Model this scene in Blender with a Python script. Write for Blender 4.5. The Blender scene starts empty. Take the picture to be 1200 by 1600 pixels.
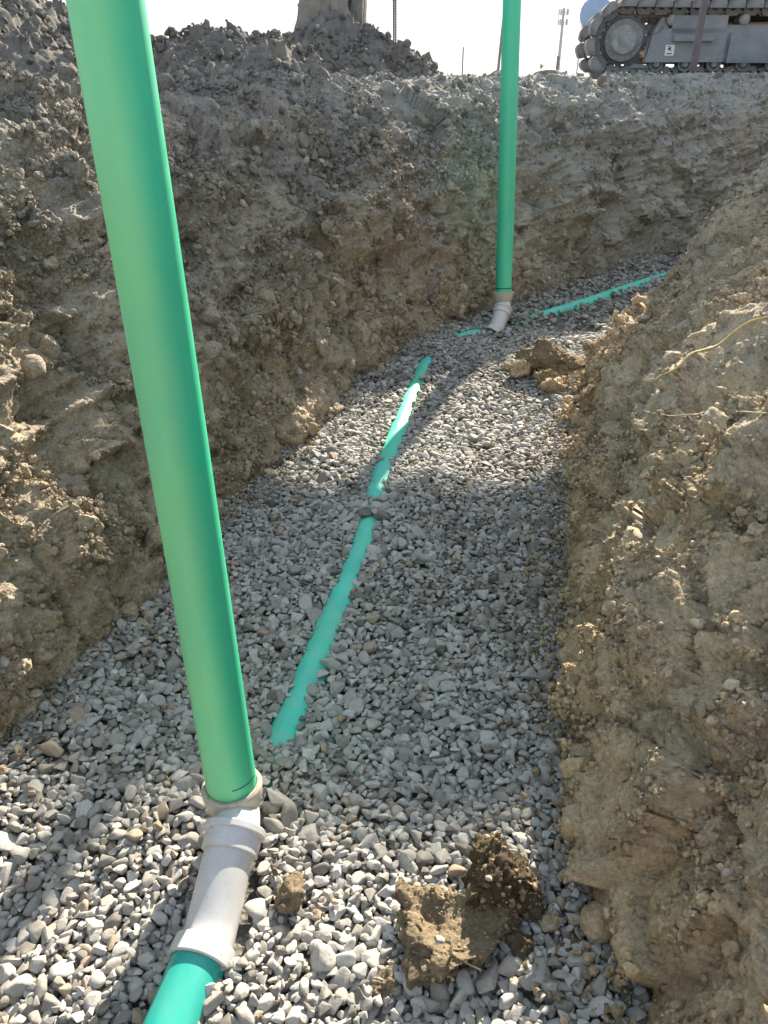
import bpy, bmesh, math, random
import numpy as np
from mathutils import Vector, Matrix, Euler

random.seed(7)
rng = np.random.default_rng(11)
R = math.radians
scene = bpy.context.scene
COL = scene.collection

# ------------------------------------------------------------------ camera, sky, sun, exposure
EYE = 1.47
PITCH = R(29.7)
cam_d = bpy.data.cameras.new('camera')
cam_d.sensor_fit = 'VERTICAL'
cam_d.sensor_height = 32.0
cam_d.lens = 24.0                      # 1200 px of focal length on a 1600 px tall picture
cam_d.clip_start = 0.05
cam_d.clip_end = 5000
cam = bpy.data.objects.new('camera', cam_d)
COL.objects.link(cam)
cam.location = (0, 0, EYE)
cam.rotation_euler = (R(90) - PITCH, 0, 0)
scene.camera = cam

SUN_AZ, SUN_EL = R(18.3), R(27.5)          # azimuth clockwise from +Y (towards +X)
world = bpy.data.worlds.new('World')
scene.world = world
world.use_nodes = True
wn, wl = world.node_tree.nodes, world.node_tree.links
wn.clear()
sky = wn.new('ShaderNodeTexSky'); sky.sky_type = 'NISHITA'; sky.sun_disc = False
sky.sun_elevation = SUN_EL; sky.sun_rotation = SUN_AZ
sky.altitude = 200; sky.air_density = 1.0; sky.dust_density = 0.5; sky.ozone_density = 6.0
bg = wn.new('ShaderNodeBackground'); bg.inputs['Strength'].default_value = 0.24
wo = wn.new('ShaderNodeOutputWorld')
gam = wn.new('ShaderNodeGamma'); gam.inputs[1].default_value = 0.16      # evens the sky out, as a phone's tone curve does
wl.new(sky.outputs[0], gam.inputs[0]); hs = wn.new('ShaderNodeHueSaturation'); hs.inputs['Saturation'].default_value = 1.6
wl.new(gam.outputs[0], hs.inputs['Color']); wl.new(hs.outputs[0], bg.inputs[0]); wl.new(bg.outputs[0], wo.inputs[0])

sun_d = bpy.data.lights.new('sun', 'SUN'); sun_d.energy = 4.3; sun_d.angle = R(0.53)
sun_d.color = (1.0, 0.90, 0.74)
sun = bpy.data.objects.new('sun', sun_d); COL.objects.link(sun)
SUNDIR = Vector((math.sin(SUN_AZ) * math.cos(SUN_EL), math.cos(SUN_AZ) * math.cos(SUN_EL), math.sin(SUN_EL)))
sun.rotation_euler = SUNDIR.to_track_quat('Z', 'Y').to_euler()
sun.location = SUNDIR * 40

vs = scene.view_settings
scene.display_settings.display_device = 'sRGB'
vs.view_transform = 'Standard'; vs.look = 'None'; vs.gamma = 1.0; vs.use_curve_mapping = False
vs.exposure = 1.9
scene.cycles.use_denoising = True
scene.cycles.max_bounces = 6
scene.cycles.diffuse_bounces = 4

# ------------------------------------------------------------------ numpy noise
def _hash(ix, iy, iz, seed):
    h = (ix.astype(np.uint32) * np.uint32(374761393) + iy.astype(np.uint32) * np.uint32(668265263)
         + iz.astype(np.uint32) * np.uint32(2147483647 - 97) + np.uint32((seed * 974711 + 12345) & 0xffffffff))
    h = (h ^ (h >> np.uint32(13))) * np.uint32(1274126177)
    h = h ^ (h >> np.uint32(16))
    h = h * np.uint32(2246822519)
    return h ^ (h >> np.uint32(15))

_G = np.array([[1,1,0],[-1,1,0],[1,-1,0],[-1,-1,0],[1,0,1],[-1,0,1],[1,0,-1],[-1,0,-1],
               [0,1,1],[0,-1,1],[0,1,-1],[0,-1,-1],[1,1,0],[-1,1,0],[0,-1,1],[0,-1,-1]], np.float32)

def perlin(p, seed=0):
    p = np.asarray(p, np.float32)
    i0 = np.floor(p).astype(np.int64); f = p - i0.astype(np.float32)
    u = f * f * f * (f * (f * 6 - 15) + 10)
    out = np.zeros(len(p), np.float32)
    for dx in (0, 1):
        wx = u[:, 0] if dx else 1 - u[:, 0]
        for dy in (0, 1):
            wy = u[:, 1] if dy else 1 - u[:, 1]
            for dz in (0, 1):
                wz = u[:, 2] if dz else 1 - u[:, 2]
                g = _G[_hash(i0[:, 0] + dx, i0[:, 1] + dy, i0[:, 2] + dz, seed) & np.uint32(15)]
                d = g[:, 0] * (f[:, 0] - dx) + g[:, 1] * (f[:, 1] - dy) + g[:, 2] * (f[:, 2] - dz)
                out += wx * wy * wz * d
    return out

def fbm(p, octv=4, seed=0, gain=0.5, ridged=False):
    p = np.asarray(p, np.float32)
    a, s, tot = 1.0, np.zeros(len(p), np.float32), 0
    for o in range(octv):
        n = perlin(p, seed + o * 17)
        s += a * ((1 - 2 * np.abs(n)) if ridged else n)
        a *= gain; p = p * 2.03 + 3.7
    return s

def worley(p, seed=0):
    """F1, F2 and a random value of the nearest cell"""
    p = np.asarray(p, np.float32)
    i0 = np.floor(p).astype(np.int64); f = p - i0.astype(np.float32)
    f1 = np.full(len(p), 9, np.float32); f2 = f1.copy(); cv = np.zeros(len(p), np.float32)
    for dx in (-1, 0, 1):
        for dy in (-1, 0, 1):
            for dz in (-1, 0, 1):
                h = _hash(i0[:, 0] + dx, i0[:, 1] + dy, i0[:, 2] + dz, seed)
                jx = (h & np.uint32(1023)).astype(np.float32) / 1023
                jy = ((h >> np.uint32(10)) & np.uint32(1023)).astype(np.float32) / 1023
                jz = ((h >> np.uint32(20)) & np.uint32(1023)).astype(np.float32) / 1023
                d = (dx + jx - f[:, 0]) ** 2 + (dy + jy - f[:, 1]) ** 2 + (dz + jz - f[:, 2]) ** 2
                c = d < f1
                f2 = np.where(c, f1, np.minimum(f2, d)); f1 = np.where(c, d, f1)
                cv = np.where(c, jy, cv)
    return np.sqrt(f1), np.sqrt(f2), cv

def facets(p, seed=0, tilt=1.0):
    """broken-soil relief: every cell is a small tilted plane, so neighbours meet in sharp steps"""
    p = np.asarray(p, np.float32)
    i0 = np.floor(p).astype(np.int64); f = p - i0.astype(np.float32)
    f1 = np.full(len(p), 9, np.float32); best = np.zeros((len(p), 3), np.float32); hh = np.zeros(len(p), np.uint32)
    for dx in (-1, 0, 1):
        for dy in (-1, 0, 1):
            for dz in (-1, 0, 1):
                h = _hash(i0[:, 0] + dx, i0[:, 1] + dy, i0[:, 2] + dz, seed)
                ox = dx + (h & np.uint32(1023)).astype(np.float32) / 1023 - f[:, 0]
                oy = dy + ((h >> np.uint32(10)) & np.uint32(1023)).astype(np.float32) / 1023 - f[:, 1]
                oz = dz + ((h >> np.uint32(20)) & np.uint32(1023)).astype(np.float32) / 1023 - f[:, 2]
                d = ox * ox + oy * oy + oz * oz
                c = d < f1
                f1 = np.where(c, d, f1); hh = np.where(c, h, hh)
                best[:, 0] = np.where(c, ox, best[:, 0]); best[:, 1] = np.where(c, oy, best[:, 1]); best[:, 2] = np.where(c, oz, best[:, 2])
    k = hh * np.uint32(2654435761)
    gx = (k & np.uint32(255)).astype(np.float32) / 127.5 - 1
    gy = ((k >> np.uint32(8)) & np.uint32(255)).astype(np.float32) / 127.5 - 1
    gz = ((k >> np.uint32(16)) & np.uint32(255)).astype(np.float32) / 127.5 - 1
    cv = ((k >> np.uint32(24)) & np.uint32(255)).astype(np.float32) / 255
    return (cv - .5) + tilt * (gx * best[:, 0] + gy * best[:, 1] + gz * best[:, 2]), cv

def sstep(a, b, x):
    t = np.clip((x - a) / (b - a), 0, 1)
    return t * t * (3 - 2 * t)

# ------------------------------------------------------------------ object helpers
def tag(o, label=None, cat=None, group=None, kind=None):
    if label: o['label'] = label
    if cat: o['category'] = cat
    if group: o['group'] = group
    if kind: o['kind'] = kind
    return o

def link(o, parent=None):
    COL.objects.link(o)
    if parent is not None: o.parent = parent
    return o

def empty(name, loc=(0, 0, 0), rz=0.0):
    o = bpy.data.objects.new(name, None); o.empty_display_size = 0.1
    o.location = loc; o.rotation_euler = (0, 0, rz)
    return link(o)

def mesh_np(name, verts, faces, mat=None, smooth=True):
    """verts (n,3), faces (m,3|4) numpy"""
    me = bpy.data.meshes.new(name)
    verts = np.asarray(verts, np.float32); faces = np.asarray(faces, np.int32)
    m, k = faces.shape
    me.vertices.add(len(verts)); me.vertices.foreach_set('co', verts.ravel())
    me.loops.add(m * k); me.loops.foreach_set('vertex_index', faces.ravel())
    me.polygons.add(m)
    me.polygons.foreach_set('loop_start', np.arange(0, m * k, k, dtype=np.int32))
    me.polygons.foreach_set('use_smooth', np.full(m, smooth))
    me.update(calc_edges=True); me.validate()
    if mat: me.materials.append(mat)
    return me

def obj_np(name, verts, faces, mat=None, parent=None, smooth=True):
    return link(bpy.data.objects.new(name, mesh_np(name, verts, faces, mat, smooth)), parent)

def obj_bm(name, bm, mat, parent=None, smooth=False, loc=None, angle=35):
    me = bpy.data.meshes.new(name)
    bmesh.ops.recalc_face_normals(bm, faces=bm.faces)
    bm.to_mesh(me); bm.free()
    if mat: me.materials.append(mat)
    if smooth:
        for p in me.polygons: p.use_smooth = True
        me.set_sharp_from_angle(angle=R(angle))
    o = bpy.data.objects.new(name, me)
    if loc is not None: o.location = loc
    return link(o, parent)

def grid_faces(nr, nc, flip=False):
    i = np.arange(nr * nc).reshape(nr, nc)
    a, b, c, d = i[:-1, :-1].ravel(), i[:-1, 1:].ravel(), i[1:, 1:].ravel(), i[1:, :-1].ravel()
    return np.stack([a, d, c, b] if flip else [a, b, c, d], 1)

def bm_box(bm, c, s, rot=None, bevel=0.0):
    m = Matrix.Translation(c)
    if rot is not None: m = m @ Euler(rot).to_matrix().to_4x4()
    m = m @ Matrix.Diagonal((s[0], s[1], s[2], 1))
    r = bmesh.ops.create_cube(bm, size=1.0, matrix=m)
    if bevel:
        es = list({e for v in r['verts'] for e in v.link_edges})
        bmesh.ops.bevel(bm, geom=es, offset=bevel, segments=2, profile=0.7, affect='EDGES')

def bm_cyl(bm, a, b, r1, r2=None, seg=16, caps=True):
    a, b = Vector(a), Vector(b); d = b - a
    q = d.to_track_quat('Z', 'Y').to_matrix().to_4x4()
    bmesh.ops.create_cone(bm, cap_ends=caps, segments=seg, radius1=r1, radius2=r1 if r2 is None else r2,
                          depth=d.length, matrix=Matrix.Translation((a + b) / 2) @ q)

def bm_prism(bm, pts, y0, y1):
    """polygon in the x-z plane swept from y0 to y1"""
    f = [bm.verts.new((p[0], y0, p[1])) for p in pts]
    g = [bm.verts.new((p[0], y1, p[1])) for p in pts]
    n = len(pts)
    bm.faces.new(f); bm.faces.new(g[::-1])
    for i in range(n):
        j = (i + 1) % n
        bm.faces.new((f[j], f[i], g[i], g[j]))

def sweep(path, radii, seg=32, inner=None, caps=True):
    """tube along a 3-D polyline, returns verts, quads"""
    P = np.array(path, float); n = len(P)
    T = np.gradient(P, axis=0); T /= np.linalg.norm(T, axis=1)[:, None]
    up = np.array([1.0, 0, 0]) if abs(T[0][2]) > .7 else np.array([0, 0, 1.0])
    V = []
    b = np.cross(T[0], up); b /= np.linalg.norm(b)
    for i in range(n):
        b = b - T[i] * np.dot(b, T[i]); b /= np.linalg.norm(b)
        c = np.cross(T[i], b)
        a = np.arange(seg) * 2 * np.pi / seg
        V.append(P[i] + radii[i] * (np.cos(a)[:, None] * b + np.sin(a)[:, None] * c))
    V = np.array(V).reshape(-1, 3)
    F = []
    for i in range(n - 1):
        for j in range(seg):
            k = (j + 1) % seg
            F.append((i * seg + j, i * seg + k, (i + 1) * seg + k, (i + 1) * seg + j))
    return V, np.array(F)

def resample(pts, step):
    P = np.array(pts, float)
    # catmull-rom then even spacing
    Q = []
    E = np.vstack([2 * P[0] - P[1], P, 2 * P[-1] - P[-2]])
    for i in range(1, len(E) - 2):
        for t in np.linspace(0, 1, 24, endpoint=False):
            p0, p1, p2, p3 = E[i - 1], E[i], E[i + 1], E[i + 2]
            Q.append(.5 * ((2 * p1) + (-p0 + p2) * t + (2 * p0 - 5 * p1 + 4 * p2 - p3) * t * t + (-p0 + 3 * p1 - 3 * p2 + p3) * t ** 3))
    Q.append(P[-1]); Q = np.array(Q)
    s = np.r_[0, np.cumsum(np.linalg.norm(np.diff(Q, axis=0), axis=1))]
    n = max(2, int(s[-1] / step) + 1)
    t = np.linspace(0, s[-1], n)
    return np.stack([np.interp(t, s, Q[:, k]) for k in range(Q.shape[1])], 1)

# ------------------------------------------------------------------ materials
def new_mat(name):
    m = bpy.data.materials.new(name); m.use_nodes = True
    nt = m.node_tree; nt.nodes.clear()
    out = nt.nodes.new('ShaderNodeOutputMaterial'); b = nt.nodes.new('ShaderNodeBsdfPrincipled')
    nt.links.new(b.outputs[0], out.inputs[0])
    return m, nt, b

class NB:
    def __init__(s, nt): s.nt = nt
    def n(s, t, **k):
        o = s.nt.nodes.new(t)
        for a, v in k.items(): setattr(o, a, v)
        return o
    def put(s, sock, v):
        if hasattr(v, 'is_linked'): s.nt.links.new(v, sock)
        elif v is not None: sock.default_value = v
    def noise(s, vec, scale, detail=4, rough=.55, dist=0):
        o = s.n('ShaderNodeTexNoise'); s.put(o.inputs['Vector'], vec)
        o.inputs['Scale'].default_value = scale; o.inputs['Detail'].default_value = detail
        o.inputs['Roughness'].default_value = rough; o.inputs['Distortion'].default_value = dist
        return o.outputs[0]
    def voro(s, vec, scale, feature='F1'):
        o = s.n('ShaderNodeTexVoronoi', feature=feature); s.put(o.inputs['Vector'], vec)
        o.inputs['Scale'].default_value = scale
        return o.outputs[0]
    def ramp(s, f, stops, interp='LINEAR'):
        o = s.n('ShaderNodeValToRGB'); o.color_ramp.interpolation = interp
        e = o.color_ramp.elements
        while len(e) < len(stops): e.new(.5)
        for x, (p, c) in zip(e, stops):
            x.position = p; x.color = (c, c, c, 1) if not hasattr(c, '__len__') else (*c, 1)
        s.put(o.inputs[0], f)
        return o.outputs[0]
    def mix(s, f, a, b, mode='MIX'):
        o = s.n('ShaderNodeMix', data_type='RGBA', blend_type=mode)
        s.put(o.inputs[0], f)
        for i, v in ((6, a), (7, b)):
            s.put(o.inputs[i], v if hasattr(v, 'is_linked') else (*v, 1))
        return o.outputs[2]
    def math(s, op, a, b=None, clamp=False):
        o = s.n('ShaderNodeMath', operation=op, use_clamp=clamp)
        s.put(o.inputs[0], a)
        if b is not None: s.put(o.inputs[1], b)
        return o.outputs[0]
    def bump(s, h, strength, dist, normal=None):
        o = s.n('ShaderNodeBump'); s.put(o.inputs['Height'], h)
        o.inputs['Strength'].default_value = strength; o.inputs['Distance'].default_value = dist
        if normal is not None: s.put(o.inputs['Normal'], normal)
        return o.outputs[0]

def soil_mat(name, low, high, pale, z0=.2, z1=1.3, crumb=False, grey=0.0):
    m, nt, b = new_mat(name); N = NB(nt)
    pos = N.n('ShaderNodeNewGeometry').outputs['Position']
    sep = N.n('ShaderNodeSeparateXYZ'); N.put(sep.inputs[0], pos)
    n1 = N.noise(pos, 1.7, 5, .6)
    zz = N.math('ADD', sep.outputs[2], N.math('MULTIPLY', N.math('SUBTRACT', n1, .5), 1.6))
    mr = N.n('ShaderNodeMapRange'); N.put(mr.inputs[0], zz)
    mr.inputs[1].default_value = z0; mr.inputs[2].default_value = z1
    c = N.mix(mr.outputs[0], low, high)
    patch = N.ramp(N.noise(pos, 5.5, 5, .6, .6), [(.50, 0.0), (.66, 1.0)])
    c = N.mix(N.math('MULTIPLY', patch, .55), c, pale)
    dk = N.ramp(N.noise(pos, 9, 6, .7), [(.33, .70), (.56, 1.0)])
    c = N.mix(1.0, c, dk, 'MULTIPLY')
    sp = N.ramp(N.noise(pos, 90, 4, .7), [(.32, .72), (.5, 1.03), (.72, 1.35)])
    c = N.mix(.9, c, sp, 'MULTIPLY')
    grit = N.ramp(N.voro(pos, 150), [(.08, 1.0), (.2, 0.0)])
    gm = N.math('MULTIPLY', grit, N.ramp(N.noise(pos, 14, 3), [(.45, 0.0), (.62, .55)]))
    c = N.mix(gm, c, (.42, .38, .31))
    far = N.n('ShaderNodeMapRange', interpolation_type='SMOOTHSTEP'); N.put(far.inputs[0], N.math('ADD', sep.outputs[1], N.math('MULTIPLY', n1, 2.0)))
    far.inputs[1].default_value = 5.2; far.inputs[2].default_value = 8.0       # greys the soil further along: veiling glare painted into its colour
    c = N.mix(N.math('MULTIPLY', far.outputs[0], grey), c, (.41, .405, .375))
    if crumb:                       # loose crumbs vary from dark and damp to dry and pale
        a = N.n('ShaderNodeAttribute', attribute_type='INSTANCER', attribute_name='tint')
        c = N.mix(1.0, c, N.ramp(a.outputs['Fac'], [(0, .55), (.5, 1.0), (.88, 1.3), (1, 1.6)]), 'MULTIPLY')
        c = N.mix(N.ramp(a.outputs['Fac'], [(.93, 0.0), (.99, .8)]), c, (.55, .53, .48))
    nt.links.new(c, b.inputs['Base Color'])
    b.inputs['Roughness'].default_value = .95
    b.inputs['Specular IOR Level'].default_value = .15
    h1 = N.noise(pos, 55, 6, .7)
    h2 = N.voro(pos, 120)
    n = N.bump(h1, 1.0, .014)
    n = N.bump(h2, .8, .005, n)
    n = N.bump(N.noise(pos, 210, 5, .75), .8, .0035, n)
    nt.links.new(n, b.inputs['Normal'])
    return m

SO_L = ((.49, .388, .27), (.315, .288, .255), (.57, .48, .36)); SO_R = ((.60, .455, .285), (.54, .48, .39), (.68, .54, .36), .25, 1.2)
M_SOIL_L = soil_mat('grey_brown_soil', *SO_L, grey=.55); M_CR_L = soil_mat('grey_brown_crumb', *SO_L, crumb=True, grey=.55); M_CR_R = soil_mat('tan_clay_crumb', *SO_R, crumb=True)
M_SOIL_R = soil_mat('tan_clay_soil', *SO_R)
M_GROUND = soil_mat('dry_ground_soil', (.28, .25, .205), (.31, .285, .245), (.42, .385, .32), 1.0, 2.0)
SO_H = ((.225, .205, .18), (.215, .20, .185), (.31, .28, .24), 1.4, 2.2)
M_HEAP = soil_mat('heaped_soil', *SO_H); M_CR_H = soil_mat('heaped_crumb', *SO_H, crumb=True)
M_CLOD = soil_mat('damp_clod_soil', (.33, .255, .165), (.24, .185, .12), (.46, .36, .225), -.25, .35)
M_CLODD = soil_mat('dark_clod_soil', (.15, .11, .07), (.11, .082, .052), (.23, .17, .095), -.25, .35)

def stone_mat():
    m, nt, b = new_mat('limestone_gravel'); N = NB(nt)
    a = N.n('ShaderNodeAttribute', attribute_type='INSTANCER', attribute_name='tint')
    tc = N.n('ShaderNodeTexCoord').outputs['Object']
    pos = N.n('ShaderNodeNewGeometry').outputs['Position']
    c = N.ramp(a.outputs['Fac'], [(0, (.11, .10, .085)), (.2, (.225, .208, .182)), (.5, (.375, .355, .325)), (.8, (.47, .45, .415)),
                                  (.90, (.57, .55, .515)), (.94, (.34, .27, .19)), (1, (.38, .30, .24))])
    c = N.mix(.75, c, N.ramp(N.noise(pos, 110, 5, .65), [(.28, .66), (.5, 1.0), (.75, 1.22)]), 'MULTIPLY')
    dust = N.ramp(N.noise(pos, 38, 4, .6), [(.5, 0.0), (.7, .45)])
    c = N.mix(dust, c, (.36, .31, .24))
    nt.links.new(c, b.inputs['Base Color']); b.inputs['Roughness'].default_value = .85
    b.inputs['Specular IOR Level'].default_value = .25
    nt.links.new(N.bump(N.noise(pos, 260, 5, .65), .45, .0025), b.inputs['Normal'])
    return m
M_STONE = stone_mat()

def plain_mat(name, col, rough=.6, metal=0.0, var=.25, scale=8, bump=.0, spec=.4, dirt=None, dirt_amt=.5):
    m, nt, b = new_mat(name); N = NB(nt)
    pos = N.n('ShaderNodeTexCoord').outputs['Object']
    c = N.mix(1.0, col, N.ramp(N.noise(pos, scale, 5, .65), [(.3, 1 - var), (.7, 1 + var * .6)]), 'MULTIPLY')
    if dirt:
        c = N.mix(N.math('MULTIPLY', N.ramp(N.noise(pos, scale * .6, 6, .7, .5), [(.42, 0.0), (.68, 1.0)]), dirt_amt), c, dirt)
    nt.links.new(c, b.inputs['Base Color'])
    nt.links.new(N.ramp(N.noise(pos, scale * 3, 4), [(.3, max(0, rough - .12)), (.7, min(1, rough + .12))]), b.inputs['Roughness'])
    b.inputs['Metallic'].default_value = metal; b.inputs['Specular IOR Level'].default_value = spec
    if bump: nt.links.new(N.bump(N.noise(pos, scale * 6, 5, .6), bump, .003), b.inputs['Normal'])
    return m

def pvc_mat(name, fresh, faded, ang, width, rough=.42, dirt_amt=.55, dust=.14):
    """sun-bleached PVC: the side that lay upwards in the yard has faded, round an angle of the pipe's own axis"""
    m, nt, b = new_mat(name); N = NB(nt)
    tc = N.n('ShaderNodeTexCoord').outputs['Object']
    sep = N.n('ShaderNodeSeparateXYZ'); N.put(sep.inputs[0], tc)
    d = N.math('ADD', N.math('MULTIPLY', sep.outputs[0], math.cos(ang)), N.math('MULTIPLY', sep.outputs[1], math.sin(ang)))
    wob = N.math('MULTIPLY', N.math('SUBTRACT', N.noise(tc, 3.0, 3), .5), .012)
    f = N.n('ShaderNodeMapRange', interpolation_type='SMOOTHSTEP'); N.put(f.inputs[0], N.math('ADD', d, wob))
    f.inputs[1].default_value = width - .026; f.inputs[2].default_value = width + .026
    c = N.mix(f.outputs[0], fresh, faded)
    mp = N.n('ShaderNodeMapping'); N.put(mp.inputs[0], tc); mp.inputs['Scale'].default_value = (6, 6, .9)
    cl = N.ramp(N.noise(mp.outputs[0], 1.5, 3), [(.35, .86), (.65, 1.12)])
    c = N.mix(.7, c, cl, 'MULTIPLY')
    mp2 = N.n('ShaderNodeMapping'); N.put(mp2.inputs[0], tc); mp2.inputs['Scale'].default_value = (1, 1, 1.6)
    yel = N.ramp(N.noise(mp2.outputs[0], 2.0, 2), [(.45, 0.0), (.65, .35)])
    c = N.mix(N.math('MULTIPLY', yel, f.outputs[0]), c, (faded[0] * 1.5, faded[1] * 1.05, faded[2] * .65))
    scr = N.ramp(N.noise(tc, 42, 6, .75, 1.0), [(.62, 0.0), (.72, 1.0)])
    sm = N.math('MULTIPLY', scr, N.ramp(N.noise(tc, 6, 2), [(.5, 0.0), (.65, dirt_amt)]))
    c = N.mix(sm, c, (.25, .2, .13))
    mp3 = N.n('ShaderNodeMapping'); N.put(mp3.inputs[0], tc); mp3.inputs['Scale'].default_value = (1, 1, .35)
    du = N.ramp(N.noise(mp3.outputs[0], 16, 6, .7, .4), [(.36, .15), (.72, 1.0)])
    c = N.mix(N.math('MULTIPLY', du, dust), c, (.46, .43, .37))
    nt.links.new(c, b.inputs['Base Color'])
    nt.links.new(N.ramp(N.noise(tc, 25, 5), [(.3, rough - .06), (.7, rough + .14)]), b.inputs['Roughness'])
    b.inputs['Specular IOR Level'].default_value = .45
    b.inputs['Subsurface Weight'].default_value = .15
    b.inputs['Subsurface Radius'].default_value = (.01, .02, .012)
    b.inputs['Subsurface Scale'].default_value = .4
    return m

M_RISER = pvc_mat('faded_green_pvc', (.020, .53, .28), (.18, .68, .34), R(198), -.006)
M_RISER_FAR = pvc_mat('green_pvc', (.012, .52, .29), (.06, .60, .36), R(-20), -.01)
M_TEAL = pvc_mat('fresh_teal_pvc', (.003, .40, .33), (.008, .42, .35), 0, 9, .3, .2)
M_TEALD = pvc_mat('dusty_teal_pvc', (.015, .56, .41), (.04, .60, .45), R(90), .0, .5, 1.0, .30)
M_WHITE = plain_mat('white_pvc', (.60, .60, .605), .32, 0, .08, 14, 0, .45, (.5, .42, .3), .28)
def specks(m):
    nt = m.node_tree; N = NB(nt); b = [n for n in nt.nodes if n.type == 'BSDF_PRINCIPLED'][0]
    pos = N.n('ShaderNodeTexCoord').outputs['Object']
    old = b.inputs['Base Color'].links[0].from_socket
    d = N.ramp(N.voro(pos, 70), [(.10, 1.0), (.16, 0.0)])
    f = N.math('MULTIPLY', d, N.ramp(N.noise(pos, 9, 3), [(.50, 0.0), (.60, .8)]))
    c = N.mix(f, old, (.10, .09, .08))
    sm = N.math('MULTIPLY', N.ramp(N.noise(pos, 22, 6, .7, .8), [(.52, 0.0), (.7, 1.0)]), .15)
    c = N.mix(sm, c, (.34, .28, .20))
    nt.links.new(c, b.inputs['Base Color'])
specks(M_WHITE)
M_CREAM = plain_mat('sunglow_white_pvc', (.53, .50, .41), .4, 0, .12, 14, 0, .45, (.5, .42, .3), .35)  # cream tone paints in sunlight glowing through the socket
M_RUBBER = plain_mat('rim_glue_dirt', (.42, .38, .31), .8, 0, .5, 60, .4)

# ------------------------------------------------------------------ trench geometry (plan paths of the foot of each bank)
L_FOOT = [(-1.75, -4.0), (-1.5, -2.0), (-1.22, 0.0), (-1.08, .8), (-.97, 1.37), (-.78, 1.95), (-.63, 2.55), (-.34, 3.33), (-.06, 4.2), (.42, 5.1),
          (1.25, 6.05), (2.65, 7.45), (4.2, 9.0), (6.5, 11.3), (9.5, 14.2)]
R_FOOT = [(.75, -4.0), (.55, -2.0), (.44, 0.0), (.46, .77), (.50, 1.4), (.59, 1.8), (.69, 2.32), (.87, 3.12), (1.08, 3.94), (1.50, 4.55), (2.34, 5.62),
          (3.52, 6.9), (5.15, 8.45), (7.4, 10.55), (10.2, 13.3)]
LP = resample(L_FOOT, .02); RP = resample(R_FOOT, .02)
def foot_x(P, y): return np.interp(y, P[:, 1], P[:, 0])

def adaptive_s(P, kmin, kd):
    """parameter samples along the plan path, spaced by distance to the camera"""
    s = np.r_[0, np.cumsum(np.linalg.norm(np.diff(P, axis=0), axis=1))]
    out, x = [], 0.0
    while x < s[-1]:
        out.append(x)
        px, py = np.interp(x, s, P[:, 0]), np.interp(x, s, P[:, 1])
        d = math.hypot(px, py - .2)
        st = max(kmin, kd * d)
        if py < .3: st = max(st, .012 + .05 * max(0, .3 - py))
        x += min(st, .12)
    out = np.array(out)
    return out, np.stack([np.interp(out, s, P[:, 0]), np.interp(out, s, P[:, 1])], 1)

def path_normals(Q, side, win=.35):
    T = np.gradient(Q, axis=0)
    L = np.linalg.norm(T, axis=1)
    n = len(Q)
    S = np.r_[0, np.cumsum(np.linalg.norm(np.diff(Q, axis=0), axis=1))]
    # smooth tangents over a window
    px = np.interp(S + win, S, Q[:, 0]) - np.interp(S - win, S, Q[:, 0])
    py = np.interp(S + win, S, Q[:, 1]) - np.interp(S - win, S, Q[:, 1])
    l = np.hypot(px, py); px /= l; py /= l
    return np.stack([-py, px], 1) if side == 'L' else np.stack([py, -px], 1)

def bank(name, P, side, prof, rows, kmin, kd, disp, mat):
    """prof(s, Q) -> list of control profiles; rows = parameter values along the profile 0..1"""
    S, Q = adaptive_s(P, kmin, kd)
    Nn = path_normals(Q, side)
    O, H = prof(S, Q, rows)                       # each (nrows, ncols)
    nr, nc = O.shape
    X = Q[None, :, 0] + Nn[None, :, 0] * O; Y = Q[None, :, 1] + Nn[None, :, 1] * O
    dO = np.gradient(O, axis=0); dH = np.gradient(H, axis=0)
    l = np.sqrt(dO ** 2 + dH ** 2) + 1e-9
    no, nh = -dH / l, dO / l                      # faces the trench / up
    V = np.stack([X.ravel(), Y.ravel(), H.ravel()], 1)
    NV = np.stack([(Nn[None, :, 0] * no).ravel(), (Nn[None, :, 1] * no).ravel(), nh.ravel()], 1)
    U = np.stack([np.broadcast_to(S[None, :], O.shape).ravel(), O.ravel(), H.ravel()], 1)
    d, extra = disp(V, U, NV)
    V = V + NV * d[:, None] + extra
    o = obj_np(name, V, grid_faces(nr, nc, flip=(side == 'L')), mat)
    tag(o, kind='structure')
    return o, V.reshape(nr, nc, 3), NV.reshape(nr, nc, 3)

def interp_prof(ctrl, rows):
    c = np.array(ctrl, float)
    s = np.r_[0, np.cumsum(np.linalg.norm(np.diff(c, axis=0), axis=1))]; s /= s[-1]
    return c, s

GZ = 1.37     # level of the open ground beside the trench

def rows_for(ctrl, fine, fine_upto, n_out):
    """row positions in arc length: fine up to fine_upto, growing beyond"""
    c = np.array(ctrl, float); L = np.linalg.norm(np.diff(c, axis=0), axis=1).sum()
    r = list(np.arange(0, fine_upto, fine)); x = fine_upto; st = fine
    while x < L:
        r.append(x); st = min(st * 1.10, .09); x += st
    r.append(L)
    return np.array(r) / L

CTRL_L_NEAR = [(-.04, -.14), (-.01, 0), (.03, .16), (.10, .30), (.22, .48), (.36, .78), (.55, 1.10), (.74, 1.29), (.95, 1.35), (1.5, GZ), (2.6, GZ)]
CTRL_L_FAR  = [(-.03, -.14), (0, 0), (.05, .22), (.11, .46), (.19, .76), (.30, 1.06), (.45, 1.26), (.66, 1.345), (.95, 1.365), (1.5, GZ), (2.6, GZ)]
ROW_L = rows_for(CTRL_L_NEAR, .0068, 1.95, 60)

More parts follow.
